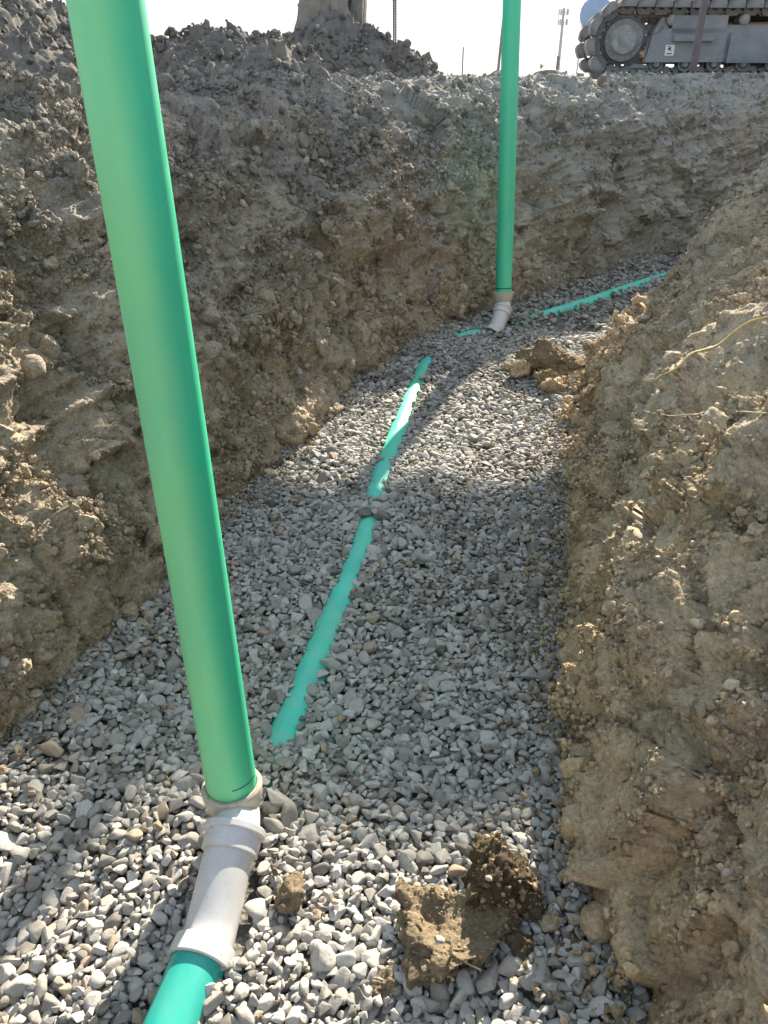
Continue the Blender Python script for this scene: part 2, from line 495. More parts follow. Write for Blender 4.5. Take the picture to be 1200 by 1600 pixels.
def blend_prof(ca, cb, rows, w):
    ca, cb = np.array(ca, float), np.array(cb, float)
    def ev(c):
        s = np.r_[0, np.cumsum(np.linalg.norm(np.diff(c, axis=0), axis=1))]; s /= s[-1]
        k = np.linspace(0, 1, 400)
        o = np.interp(k, s, c[:, 0]); h = np.interp(k, s, c[:, 1])
        ker = np.ones(17) / 17
        o2 = np.convolve(np.pad(o, 8, 'edge'), ker, 'valid'); h2 = np.convolve(np.pad(h, 8, 'edge'), ker, 'valid')
        return np.interp(rows, k, o2), np.interp(rows, k, h2)
    oa, ha = ev(ca); ob, hb = ev(cb)
    return oa[:, None] * (1 - w) + ob[:, None] * w, ha[:, None] * (1 - w) + hb[:, None] * w

def prof_left(S, Q, rows):
    w = sstep(2.8, 5.2, Q[:, 1])[None, :]
    return blend_prof(CTRL_L_NEAR, CTRL_L_FAR, rows, w)

def crumble(V, seed):
    """0 on clean-cut clay faces, 1 where the soil has broken up"""
    V = np.asarray(V)
    return sstep(-.10, .16, fbm(V * 2.4, 4, seed, .6))

def clump_disp(V, amp, crumb, seed):
    """lumpy, crumbly relief shared by every soil surface"""
    d = np.zeros(len(V), np.float32)
    wv = np.stack([perlin(V * 9, seed + 90), perlin(V * 9 + 5, seed + 91), perlin(V * 9 + 11, seed + 92)], 1)
    q = V + .035 * wv
    f, cv = facets(q * 6.5, seed + 1, .9); d += amp * .034 * f
    q = V + .012 * wv + .006 * np.stack([perlin(V * 40, seed + 93), perlin(V * 40 + 5, seed + 94), perlin(V * 40 + 11, seed + 95)], 1)
    f, cv = facets(q * 15, seed + 2, 1.1); d += crumb * .0150 * f
    f, cv = facets(q * 34, seed + 3, 1.1); d += crumb * .0085 * f
    f1, f2, cv = worley(q * 60, seed + 6); d += crumb * .006 * (.8 - f1) * cv
    d += .016 * fbm(V * 16, 4, seed + 4, .6)
    return d

def disp_left(V, U, NV):
    s, o, h = U[:, 0], U[:, 1], U[:, 2]
    dist = np.hypot(V[:, 0], V[:, 1])
    out = sstep(1.0, 2.2, o)
    big = fbm(V * np.array([1.3, 1.3, 1.7]), 4, 3)
    d = .17 * big * (1 - .8 * sstep(.85, 1.3, h)) * sstep(-.05, .5, h)
    # blocky cut face low down, with vertical joints
    low = 1 - sstep(.25, .62, h + .25 * perlin(V * 1.4, 5))
    f1, f2, cv = worley(V * np.array([5.5, 5.5, 3.2]) + .25 * perlin(V * 6, 8)[:, None], 21)
    d += low * (.075 * (cv - .45) + .05 * np.clip(f2 - f1, 0, .35)) * sstep(-.1, .08, h)
    # ledges running along the bank
    ld = fbm(np.stack([s * .9, h * 6.5 + .8 * perlin(V * 1.2, 61), o * .5], 1), 3, 31, ridged=True)
    d += .045 * ld * (1 - out) * sstep(.2, .6, h)
    # bucket scrape marks
    sm = sstep(.05, .35, fbm(V * 1.1 + 7, 2, 41))
    gr = fbm(np.stack([s * 4 - h * 3, h * 50 + s * 22 + 2 * perlin(V * 2.0, 44), 0 * s], 1), 2, 45)
    d += .008 * gr * (1 - crumble(V, 51)) * (1 - out)
    cm = crumble(V, 51) * (1 - .55 * sstep(4.8, 6.2, V[:, 1])); crumb = .08 + 1.25 * cm
    vs_ = fbm(np.stack([s * 11 + .6 * perlin(V * 2, 63), h * 1.3, 0 * s], 1), 2, 64, .5)
    d += .030 * vs_ * sstep(4.3, 5.6, V[:, 1]) * (1 - out)
    d += .055 * facets(V * 3.4 + .2 * perlin(V * 3, 57)[:, None], 58, 1.1)[0] * (1 - out) * sstep(.0, .3, h)
    d += clump_disp(V, (.45 + .7 * cm) * (1 - .3 * out), crumb, 70)
    # rim and open ground
    d += out * .03 * fbm(V * 2.2, 3, 81)
    return d, 0

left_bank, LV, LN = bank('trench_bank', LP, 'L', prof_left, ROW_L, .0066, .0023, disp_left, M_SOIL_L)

CTRL_R_NEAR = [(-.05, -.14), (-.01, 0), (.02, .12), (.05, .27), (.14, .42), (.27, .60), (.45, .82), (.66, 1.04), (.92, 1.28), (1.25, 1.50), (1.7, 1.62), (2.4, 1.55), (3.4, GZ)]
CTRL_R_CORN = [(-.08, -.14), (-.02, 0), (.05, .08), (.15, .20), (.28, .38), (.42, .58), (.58, .80), (.80, 1.10), (1.02, 1.38), (1.3, 1.62), (1.75, 1.72), (2.4, 1.6), (3.4, GZ)]
ROW_R = rows_for(CTRL_R_NEAR, .0066, 2.0, 60)
def prof_right(S, Q, rows):
    w = sstep(2.2, 3.6, Q[:, 1])[None, :]
    O, H = blend_prof(CTRL_R_NEAR, CTRL_R_CORN, rows, w)
    return O, H

def disp_right(V, U, NV):
    s, o, h = U[:, 0], U[:, 1], U[:, 2]
    out = sstep(1.7, 2.6, o)
    big = fbm(V * np.array([1.5, 1.5, 1.5]) + 13, 4, 103)
    d = .15 * big * (1 - .6 * out) * sstep(.0, .6, h)
    low = 1 - sstep(.5, .95, h + .35 * perlin(V * 1.5, 105))
    f1, f2, cv = worley(V * np.array([4.2, 4.2, 3.0]) + .3 * perlin(V * 5, 108)[:, None], 121)
    d += low * (.10 * (cv - .45) + .08 * np.clip(f2 - f1, 0, .35) + .05 * facets(V * 3.3, 109, 1.2)[0]) * sstep(-.1, .1, h)
    # furrows of the bucket teeth running down the upper slope
    up = sstep(.42, .85, h + .25 * perlin(V * 1.3, 111)) * sstep(1.9, 2.9, V[:, 1] + .3 * perlin(V * 2, 112))
    fu = fbm(np.stack([s * 7.5 + 1.2 * h + .35 * perlin(V * 2.5, 115), h * .55, o * .4], 1), 3, 116, .5, ridged=True)
    d += up * .115 * (fu - .6)
    led = fbm(np.stack([s * 1.3, h * 5 + .9 * perlin(V * 1.1, 161), o * .5], 1), 3, 131, ridged=True)
    d += .035 * led * (1 - up) * (1 - out) * sstep(.1, .5, h)
    cm = crumble(V, 151) * (1 - .7 * up); crumb = .06 + 1.25 * cm
    d += .045 * facets(V * 3.8 + .2 * perlin(V * 3, 157)[:, None], 158, 1.1)[0] * sstep(.0, .3, h) * (1 - .8 * up)
    gr = fbm(np.stack([s * 5 + h * 3, h * 46 - s * 20 + 2 * perlin(V * 2, 144), 0 * s], 1), 2, 145)
    d += .007 * gr * (1 - cm)
    d += clump_disp(V, .40 + .7 * cm, crumb, 170)
    return d, 0

right_bank, RV, RN = bank('trench_bank', RP, 'R', prof_right, ROW_R, .0062, .0023, disp_right, M_SOIL_R)

# ------------------------------------------------------------------ open ground to the horizon (two fans joined at the trench's ends)
def build_ground():
    bm_v, bm_f = [], []
    def fan(edge, a0, a1):
        E = np.array(edge); n = len(E)
        ang = np.linspace(a0, a1, n)
        C = np.stack([1500 * np.sin(ang), 1500 * np.cos(ang), np.full(n, GZ - .03)], 1)
        base = len(bm_v)
        ks = [0, .0006, .0015, .003, .006, .012, .025, .05, .1, .25, .5, 1]
        for k in ks:
            Pk = E * (1 - k) + C * k
            if k > 0: Pk[:, 2] = GZ - .02
            bm_v.extend(Pk.tolist())
        f = grid_faces(len(ks), n) + base
        bm_f.extend(f.tolist())
    Le = LV[-1][::12].copy(); Re = RV[-1][::12].copy()
    Le[:, 2] -= .02; Re[:, 2] -= .02
    fan(Le, R(180 + 15), R(360 + 42))          # behind -> left -> ahead
    fan(Re, R(180 + 15 - .01), R(42 + .01))    # behind -> right -> ahead
    # ends of the cut
    o = obj_np('ground', np.array(bm_v), np.array(bm_f), M_GROUND)
    tag(o, kind='structure')
    V = []; 
    for (j, nm) in ((0, 0), (-1, 1)):
        a, b = LV[:, j], RV[:, j]
        n = 60
        ia = np.linspace(0, len(a) - 1, n).astype(int); ib = np.linspace(0, len(b) - 1, n).astype(int)
        G = np.stack([a[ia], b[ib]], 1).reshape(-1, 3)
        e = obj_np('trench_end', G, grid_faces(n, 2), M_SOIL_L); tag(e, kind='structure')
build_ground()

# ------------------------------------------------------------------ soil heaps behind the left bank
def heap(name, c, rx, ry, hfun, n, mat, seed, res=(220, 160)):
    xs = np.linspace(-1, 1, res[0]) * rx; ys = np.linspace(-1, 1, res[1]) * ry
    X, Y = np.meshgrid(xs, ys)
    V = np.stack([X.ravel() + c[0], Y.ravel() + c[1], np.zeros(X.size)], 1)
    rad = np.sqrt((X.ravel() / rx) ** 2 + (Y.ravel() / ry) ** 2)
    h = hfun(X.ravel(), Y.ravel(), rad)
    env = 1 - sstep(.72, 1.0, rad)
    V[:, 2] = GZ - .09 + h
    q = V.astype(np.float32)
    z = .13 * fbm(q * 1.6, 4, seed) + .05 * fbm(q * 6, 3, seed + 5) + .06 * facets(q * 3.2, seed + 7)[0] + .05 * facets(q * 8, seed + 6)[0] + .022 * facets(q * 19, seed + 4)[0]
    V[:, 2] += z * (.35 + .65 * np.clip(h * 3, 0, 1)) * env - .08 * (1 - env)
    o = obj_np(name, V, grid_faces(res[1], res[0]), mat)
    tag(o, kind='structure')
    return o, V

def bump1(x, c, w): return np.exp(-((x - c) / w) ** 2)
# close heap at the far left, middle heap, far heap under the pale block
heapA, HA = heap('soil_heap', (-4.2, 6.3), 2.7, 2.1, lambda x, y, r: 1.8 * np.clip(1 - r, 0, 1), 1, M_HEAP, 300, (330, 240))
heapB, HB = heap('soil_heap', (-1.75, 8.4), 2.3, 1.3, lambda x, y, r: (.36 + .10 * bump1(x, .25, .7) - .25 * sstep(.7, 2.0, x)) * (1 - sstep(.35, 1.0, r)) * (1 - (y / 1.3) ** 2 * .6), 1, M_HEAP, 330, (330, 180))
heapC, HC = heap('soil_heap', (-.6, 11.4), 2.2, 1.5, lambda x, y, r: (.80 * np.clip(1 - np.abs(x + .05) / 1.6, 0, 1) ** 1.0 + .02) * (1 - sstep(.3, 1.0, np.abs(y) / 1.5)), 1, M_HEAP, 360, (280, 180))

# ------------------------------------------------------------------ stones and crumbs: shared shapes
def ico(sub):
    bm = bmesh.new(); bmesh.ops.create_icosphere(bm, subdivisions=sub, radius=1)
    V = np.array([v.co[:] for v in bm.verts]); F = np.array([[v.index for v in f.verts] for f in bm.faces]); bm.free()
    return V, F
ICO = {k: ico(k) for k in (1, 2, 3, 4, 5, 6)}

def stone_verts(seed, sub=3, round_=14):
    r = np.random.default_rng(seed)
    D, F = ICO[sub]
    npl = r.integers(6, 11)
    n = r.normal(size=(npl, 3)); n /= np.linalg.norm(n, axis=1)[:, None]
    h = r.uniform(.55, 1.0, npl)
    q = np.clip(D @ n.T, 1e-3, None) / h              # 1/r for each plane
    rad = 1 / (np.sum(q ** round_, 1) ** (1 / round_))
    rad = np.minimum(rad, 1.25)
    V = D * rad[:, None]
    V *= 1 + .022 * perlin(V * 2.6 + seed, seed)[:, None] + .012 * perlin(V * 8 + seed, seed + 3)[:, None]
    ext = V.max(0) - V.min(0); V = (V - (V.max(0) + V.min(0)) / 2) / ext     # unit box
    return V, F

def chip_mesh(seed):
    """crushed stone: a few broken faces meeting in slightly worn edges"""
    r = np.random.default_rng(seed); bm = bmesh.new()
    n = r.integers(9, 15)
    for p in r.normal(size=(n, 3)):
        p = p / np.linalg.norm(p) * r.uniform(.82, 1.0); bm.verts.new(p)
    h = bmesh.ops.convex_hull(bm, input=bm.verts)
    bmesh.ops.delete(bm, geom=[v for v in bm.verts if not v.link_faces], context='VERTS')
    bmesh.ops.dissolve_limit(bm, angle_limit=R(16), verts=bm.verts, edges=bm.edges)
    bmesh.ops.bevel(bm, geom=list(bm.edges), offset=.085, segments=2, profile=.5, affect='EDGES', clamp_overlap=True)
    bmesh.ops.triangulate(bm, faces=bm.faces); bmesh.ops.recalc_face_normals(bm, faces=bm.faces)
    V = np.array([v.co[:] for v in bm.verts]); F = np.array([[v.index for v in f.verts] for f in bm.faces]); bm.free()
    ext = V.max(0) - V.min(0); V = (V - (V.max(0) + V.min(0)) / 2) / ext
    me = mesh_np('stone_shape', V, F, M_STONE); me.set_sharp_from_angle(angle=R(32))
    return me

def clod_verts(seed, sub=3, rough=.3):
    D, F = ICO[sub]
    V = D * (1 + rough * fbm(D * 1.6 + seed, 3, seed) + .35 * rough * (.7 - worley(D * 3.2 + seed * .37, seed + 5)[0]))[:, None]
    ext = V.max(0) - V.min(0); V = (V - (V.max(0) + V.min(0)) / 2) / ext
    return V, F

NST = 28
STONE_ME = [chip_mesh(100 + i) if i % 2 else mesh_np('stone_shape', *stone_verts(100 + i, 3, random.choice([16, 28, 50])), M_STONE) for i in range(NST)]
NCL = 12
def crumb_verts(seed):
    V, F = stone_verts(seed, 2, 10)
    V = V * (1 + .22 * fbm(V * 3.1 + seed, 3, seed))[:, None]
    return V, F
def crumb_meshes(mat): return [mesh_np('clod_shape', *crumb_verts(300 + i), mat, smooth=False) for i in range(NCL)]

def shape_collection(name, meshes):
    c = bpy.data.collections.new(name)
    for i, me in enumerate(meshes):
        c.objects.link(bpy.data.objects.new('%s_shape_%02d' % (name, i), me))
    return c
C_ST = shape_collection('gravel_stone', STONE_ME); C_L = shape_collection('left_crumb', crumb_meshes(M_CR_L)); C_R = shape_collection('right_crumb', crumb_meshes(M_CR_R)); C_H = shape_collection('heap_crumb', crumb_meshes(M_CR_H))

def scatter(name, pts, rot, scl, idx, tint, coll, mat, parent=None):
    me = bpy.data.meshes.new(name); n = len(pts)
    me.vertices.add(n); me.vertices.foreach_set('co', np.asarray(pts, np.float32).ravel())
    for nm, ty, dat, key in (('rot', 'FLOAT_VECTOR', rot, 'vector'), ('scl', 'FLOAT_VECTOR', scl, 'vector'),
                             ('idx', 'INT', idx, 'value'), ('tint', 'FLOAT', tint, 'value')):
        a = me.attributes.new(nm, ty, 'POINT')
        a.data.foreach_set(key, np.asarray(dat, np.int32 if ty == 'INT' else np.float32).ravel())
    me.materials.append(mat)
    o = link(bpy.data.objects.new(name, me), parent)
    ng = bpy.data.node_groups.new(name, 'GeometryNodeTree')
    ng.interface.new_socket('Geometry', in_out='INPUT', socket_type='NodeSocketGeometry')
    ng.interface.new_socket('Geometry', in_out='OUTPUT', socket_type='NodeSocketGeometry')
    gi, go = ng.nodes.new('NodeGroupInput'), ng.nodes.new('NodeGroupOutput')
    ci = ng.nodes.new('GeometryNodeCollectionInfo'); ci.inputs['Collection'].default_value = coll
    ci.inputs['Separate Children'].default_value = True; ci.inputs['Reset Children'].default_value = True
    ip = ng.nodes.new('GeometryNodeInstanceOnPoints'); ip.inputs['Pick Instance'].default_value = True
    def attr(nm, ty):
        x = ng.nodes.new('GeometryNodeInputNamedAttribute'); x.data_type = ty; x.inputs['Name'].default_value = nm
        return x.outputs['Attribute']
    e2r = ng.nodes.new('FunctionNodeEulerToRotation')
    L = ng.links
    L.new(attr('rot', 'FLOAT_VECTOR'), e2r.inputs[0]); L.new(e2r.outputs[0], ip.inputs['Rotation'])
    L.new(attr('scl', 'FLOAT_VECTOR'), ip.inputs['Scale']); L.new(attr('idx', 'INT'), ip.inputs['Instance Index'])
    L.new(gi.outputs[0], ip.inputs['Points']); L.new(ci.outputs[0], ip.inputs['Instance'])
    L.new(ip.outputs[0], go.inputs[0])
    md = o.modifiers.new('scatter', 'NODES'); md.node_group = ng
    o['kind'] = 'stuff'
    return o

# ------------------------------------------------------------------ pipes: plan of the buried line
PR = .0535
MAIN = np.array([(-.40, .95), (-.33, 1.18), (-.262, 1.42), (-.172, 1.86), (-.080, 2.34), (-.020, 2.84), (.075, 3.40), (.172, 3.97), (.258, 4.40),
                 (.36, 4.68), (.53, 4.90), (.80, 5.10), (1.09, 5.36), (1.55, 5.80), (2.08, 6.33), (2.9, 7.1), (4.3, 8.35), (6.5, 10.4)])
MAINP = resample(MAIN, .02)
# (y from, y to, half width left bare)
BARE = [(1.36, 1.62, .024), (1.58, 2.10, .040), (2.05, 2.52, .024), (2.64, 3.02, .028), (3.0, 3.66, .034), (3.62, 4.02, .030), (4.02, 4.42, .027), (4.50, 4.56, .016), (4.78, 4.97, .036), (5.29, 5.80, .046), (5.72, 6.1, .032), (6.0, 6.42, .030), (6.36, 6.9, .024)]
def pipe_top(y):      # height of the crown of the buried pipe
    return np.interp(y, [.9, 1.2, 1.5, 2.0, 3.0, 4.4, 5.4, 6.6, 11], [-.03, -.01, .012, .022, .022, .018, .022, .02, -.02])
def bare_w(y):
    w = np.zeros_like(y)
    for a, b, k in BARE:
        e = np.clip(np.minimum(y - a, b - y) / .06, 0, 1)
        w = np.maximum(w, k * np.sqrt(e))
    q = np.stack([y * 7, 0 * y, 0 * y], -1).reshape(-1, 3)
    return .70 * w * (1 + .45 * perlin(q, 77).reshape(y.shape) + .3 * perlin(q * 3, 78).reshape(y.shape))
LAT_A, LAT_B = np.array([-.345, .86]), np.array([-.47, .30])      # teal pipe coming towards the camera from the near elbow

def pipe_dist(x, y):
    """plan distance to the buried line and its y there"""
    yy = np.clip(y, MAINP[0, 1], MAINP[-1, 1])
    px = np.interp(yy, MAINP[:, 1], MAINP[:, 0])
    sl = np.gradient(MAINP[:, 0], MAINP[:, 1]); s = np.interp(yy, MAINP[:, 1], sl)
    return (x - px) / np.sqrt(1 + s * s), yy

def gravel_level(x, y):
    """wanted surface of the gravel"""
    p = np.stack([x, y, np.zeros_like(x)], -1).reshape(-1, 3)
    g = (.030 * perlin(p * 1.9 + 4, 501) + .018 * perlin(p * 4.7, 502)).reshape(x.shape)
    xl, xr = foot_x(LP, y), foot_x(RP, y)
    g = g + .035 * sstep(.35, 0, x - xl) + .03 * sstep(.30, 0, xr - x)
    d, yy = pipe_dist(x, y)
    k = np.exp(-(d / .16) ** 2) * sstep(1.2, 1.45, y)
    w = bare_w(yy)
    tgt = pipe_top(yy) + .014 - .024 * sstep(.0, .022, w)
    g = g * (1 - k) + tgt * k
    # bed round the teal lateral and fitting in front
    t = np.clip(((x - LAT_A[0]) * (LAT_B - LAT_A)[0] + (y - LAT_A[1]) * (LAT_B - LAT_A)[1]) / np.sum((LAT_B - LAT_A) ** 2), 0, 1)
    dl = (x - LAT_A[0] - t * (LAT_B - LAT_A)[0])
    dd = np.hypot(x - LAT_A[0] - t * (LAT_B - LAT_A)[0], y - LAT_A[1] - t * (LAT_B - LAT_A)[1])
    k2 = np.exp(-(dd / .16) ** 2)
    g = g * (1 - k2) + k2 * np.where(dl > 0, .035, -.012)
    return g

# gravel bed sheet under the loose stones
def gravel_sheet():
    ys = np.r_[np.linspace(-4, .3, 20), np.linspace(.34, 6, 170), np.linspace(6.1, 13.2, 60)]
    nx = 60
    t = np.linspace(0, 1, nx)
    xl, xr = foot_x(LP, ys) - .12, foot_x(RP, ys) + .12
    X = xl[:, None] * (1 - t) + xr[:, None] * t; Y = np.broadcast_to(ys[:, None], X.shape)
    Z = gravel_level(X, Y) - .030
    V = np.stack([X.ravel(), Y.ravel(), Z.ravel()], 1)
    m, nt, b = new_mat('gravel_fines'); N = NB(nt)
    pos = N.n('ShaderNodeNewGeometry').outputs['Position']
    c = N.ramp(N.voro(pos, 90), [(.1, (.24, .225, .2)), (.6, (.10, .092, .08))])
    c = N.mix(.7, c, N.ramp(N.noise(pos, 30, 4), [(.3, .6), (.7, 1.2)]), 'MULTIPLY')
    nt.links.new(c, b.inputs['Base Color']); b.inputs['Roughness'].default_value = .95
    nt.links.new(N.bump(N.voro(pos, 70), .8, .01), b.inputs['Normal'])
    o = obj_np('gravel_bed', V, grid_faces(len(ys), nx), m)
    return tag(o, kind='structure')
gravel_bed = gravel_sheet()

BLOCK = [(-.40, -.26, .84, 1.16), ]   # footprint of the near fitting
def settle(x0, x1, y0, y1, g, n_try, smin, smax, lim_hi, seed, mean):
    """drop stones one by one on a height map, letting each roll to the lowest of a few spots near where it fell"""
    r = np.random.default_rng(seed)
    nx, ny = int((x1 - x0) / g), int((y1 - y0) / g)
    gx = x0 + (np.arange(nx) + .5) * g; gy = y0 + (np.arange(ny) + .5) * g
    GX, GY = np.meshgrid(gx, gy, indexing='ij')
    T = gravel_level(GX, GY)
    H = T - .055
    d, yy = pipe_dist(GX, GY)
    ad = np.abs(d)
    inp = (ad < PR) & (GY > 1.2)
    H = np.where(inp, np.maximum(H, pipe_top(yy) - PR + np.sqrt(np.clip(PR ** 2 - d * d, 0, None))), H)
    edge = perlin(np.stack([GX * 17, GY * 13, 0 * GX], -1).reshape(-1, 3), 9).reshape(GX.shape) + .7 * perlin(np.stack([GX * 47, GY * 39, 0 * GX], -1).reshape(-1, 3), 29).reshape(GX.shape)
    bare = ad < bare_w(yy) * (1 + .8 * edge) + .002
    blot = perlin(np.stack([GX * 24, GY * 24, 0 * GX + 3], -1).reshape(-1, 3), 19).reshape(GX.shape)
    bare &= (blot < .22) | (GY > 4.7)
    xl, xr = foot_x(LP, GY), foot_x(RP, GY)
    off = (GX < xl - .02) | (GX > xr + .02)
    # near fitting and lateral
    t = np.clip(((GX - LAT_A[0]) * (LAT_B - LAT_A)[0] + (GY - LAT_A[1]) * (LAT_B - LAT_A)[1]) / np.sum((LAT_B - LAT_A) ** 2), 0, 1)
    sx = GX - LAT_A[0] - t * (LAT_B - LAT_A)[0]
    dd = np.hypot(sx, GY - LAT_A[1] - t * (LAT_B - LAT_A)[1])
    latb = (dd < PR + .012) & (sx < .034 + .010 * edge)
    fit = (np.abs(GX + .318) < .062) & (GY > .84) & (GY < 1.20)
    far_fit = (np.hypot(GX - .79, GY - 5.12) < .07) | (np.hypot(GX - .76, GY - 5.0) < .05)
    bad = off | bare | latb | fit | far_fit
    out = []
    sizes = np.clip(r.lognormal(math.log(mean), .48, n_try), smin, smax)
    sizes[:n_try // 3] = np.sort(sizes[:n_try // 3])[::-1]
    X = r.uniform(x0, x1, n_try); Y = r.uniform(y0, y1, n_try)
    A = sizes * r.uniform(.95, 1.35, n_try); B = sizes * r.uniform(.72, 1.0, n_try); C_ = sizes * r.uniform(.48, .80, n_try)
    yaw = r.uniform(0, 2 * np.pi, n_try)
    jit = r.normal(0, .014, (n_try, 3, 2))
    for i in range(n_try):
        best = None
        rad = .5 * math.sqrt(A[i] * B[i]); k = max(1, int(rad * .75 / g))
        for q in range(3):
            x = X[i] + (jit[i, q, 0] if q else 0); y = Y[i] + (jit[i, q, 1] if q else 0)
            ix, iy = int((x - x0) / g), int((y - y0) / g)
            if ix < k or iy < k or ix >= nx - k or iy >= ny - k or bad[ix, iy]: continue
            P = H[ix - k:ix + k + 1, iy - k:iy + k + 1]
            z = .55 * P.max() + .45 * P.mean()
            if best is None or z < best[0]: best = (z, x, y, ix, iy)
        if best is None: continue
        z, x, y, ix, iy = best
        c = C_[i]
        if z + c * .80 > T[ix, iy] + lim_hi + .35 * c: continue
        zc = z + c * .38
        K = int(.62 * A[i] / g) + 1
        a0, a1, b0, b1 = max(0, ix - K), min(nx, ix + K + 1), max(0, iy - K), min(ny, iy + K + 1)
        dx = GX[a0:a1, b0:b1] - x; dy = GY[a0:a1, b0:b1] - y
        cs, sn = math.cos(yaw[i]), math.sin(yaw[i])
        u = (dx * cs + dy * sn) / (A[i] * .5); v = (-dx * sn + dy * cs) / (B[i] * .5)
        e = 1 - u * u - v * v
        S = H[a0:a1, b0:b1]
        np.maximum(S, np.where(e > 0, zc + .46 * c * np.sqrt(np.clip(e, 0, None)), -9), out=S)
        out.append((x, y, zc, A[i], B[i], c, yaw[i]))
    out = np.array(out)
    ix = ((out[:, 0] - x0) / g).astype(int); iy = ((out[:, 1] - y0) / g).astype(int)
    vis = H[ix, iy] <= out[:, 2] + .52 * out[:, 5]
    return out, vis

NEAR, nvis = settle(-1.3, 1.15, .36, 3.15, .005, 80000, .0085, .052, .004, 5, .022)
MID, mvis = settle(-.85, 1.45, 3.15, 5.0, .006, 36000, .013, .042, .004, 6, .0235)
FAR, fvis = settle(-.2, 5.2, 5.0, 9.2, .008, 46000, .018, .042, .004, 7, .027)
BEH, bvis = settle(-1.6, .75, -.9, .36, .008, 9000, .022, .05, .004, 8, .032)
ST = np.vstack([NEAR, MID, FAR, BEH]); VIS = np.r_[nvis, mvis, fvis, bvis]
n = len(ST)
s_rot = np.stack([rng.normal(0, .30, n), rng.normal(0, .30, n), ST[:, 6]], 1)
s_scl = ST[:, 3:6] * 1.06
s_idx = rng.integers(0, NST, n)
dirt = sstep(-.2, .5, fbm(np.stack([ST[:, 0] * 1.6, ST[:, 1] * 1.6, 0 * ST[:, 0]], 1), 3, 777))
s_tint = np.clip(rng.beta(2.2, 2.2, n) * .92 - .16 * dirt * (ST[:, 1] > 1.3), 0, 1)
odd = rng.random(n); s_tint = np.where(odd > .955, rng.uniform(.93, 1, n), np.clip(s_tint, 0, .91))
# the stones that show largest, each one an object
zdep = ST[:, 1] * math.cos(PITCH) + (EYE - ST[:, 2]) * math.sin(PITCH)
uu = 600 + 1200 * ST[:, 0] / zdep
vv = 800 - 1200 * (ST[:, 1] * math.sin(PITCH) - (EYE - ST[:, 2]) * math.cos(PITCH)) / zdep
px = np.sqrt(ST[:, 3] * ST[:, 4]) / zdep * VIS * (uu > -5) * (uu < 1205) * (vv > 0) * (vv < 1605) * (ST[:, 1] > .3)
big = np.argsort(-px)[:290]
for i in big:
    o = bpy.data.objects.new('stone', STONE_ME[s_idx[i]])
    o.location = ST[i, :3]; o.rotation_euler = s_rot[i]; o.scale = s_scl[i]; o['tint'] = float(s_tint[i])
    link(o, gravel_bed)
rest = np.ones(n, bool); rest[big] = False
scatter('gravel', ST[rest, :3], s_rot[rest], s_scl[rest], s_idx[rest], s_tint[rest], C_ST, M_STONE, gravel_bed)
print('stones', n)

# ------------------------------------------------------------------ loose crumbs on the banks, the heaps and the open ground
def crumbs(name, V, NV, count, smin, smax, parent, seed, coll, mat, weight=None, tint=(.45, .2), zmax=9, expo=2.1, cseed=0):
    r = np.random.default_rng(seed)
    P = V.reshape(-1, 3)
    nr, nc = V.shape[:2]
    du = np.linalg.norm(np.gradient(V, axis=1), axis=2); dv = np.linalg.norm(np.gradient(V, axis=0), axis=2)
    A = (du * dv).ravel()
    d = np.linalg.norm(P - np.array([0, 0, EYE]), axis=1)
    w = A / np.maximum(d, .8) ** 1.3 * (P[:, 1] > .2) * (P[:, 1] < 12) * (P[:, 2] < zmax) * (P[:, 2] > -.03)
    msk = (crumble(P, cseed) * (1 - .6 * sstep(4.8, 6.2, P[:, 1]) * (cseed == 51)) if cseed else sstep(-.15, .35, fbm(P * 2.1 + seed, 3, seed))) + .20
    w = w * msk
    if weight is not None: w = w * weight(P)
    w = w / w.sum()
    i = r.choice(len(P), count, p=w)
    s = smin * (1 - r.random(count)) ** (-1 / expo); s = np.minimum(s, smax) * np.clip(d[i] / 3.0, .8, 1.5)
    p = P[i] + NV.reshape(-1, 3)[i] * (s * .22)[:, None] + r.normal(0, .004, (count, 3))
    t = np.clip(r.normal(tint[0], tint[1], count), 0, 1)
    return scatter(name, p, r.uniform(0, 6.28, (count, 3)), s[:, None] * r.uniform(.65, 1.2, (count, 3)), r.integers(0, NCL, count), t, coll, mat, parent)

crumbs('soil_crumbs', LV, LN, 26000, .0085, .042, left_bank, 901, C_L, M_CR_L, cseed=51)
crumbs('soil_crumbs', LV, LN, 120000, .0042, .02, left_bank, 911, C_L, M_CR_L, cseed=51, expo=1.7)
crumbs('soil_crumbs', RV, RN, 34000, .0075, .036, right_bank, 902, C_R, M_CR_R, cseed=151)
crumbs('soil_crumbs', RV, RN, 150000, .0040, .017, right_bank, 912, C_R, M_CR_R, tint=(.55, .25), cseed=151, expo=1.6)
# pale limestone dust and chips spilt down the far bank
crumbs('pale_chips', LV, LN, 350, .006, .016, left_bank, 921, C_L, M_CR_L, weight=lambda P: np.exp(-(((P[:, 0] - .25) / .35) ** 2 + ((P[:, 1] - 5.7) / .45) ** 2 + ((P[:, 2] - .95 + .25 * (P[:, 0] - .25)) / .10) ** 2)), tint=(1.0, .03))
def up_n(V): 
    n = np.zeros_like(V); n[..., 2] = 1; return n
for hv, ho, nn, rs in ((HA, heapA, 5000, (330, 240)), (HB, heapB, 4000, (330, 180)), (HC, heapC, 3000, (280, 180))):
    W = hv.reshape(rs[1], rs[0], 3)
    crumbs('soil_crumbs', W, up_n(W), nn, .014, .06, ho, 903 + nn, C_H, M_CR_H)

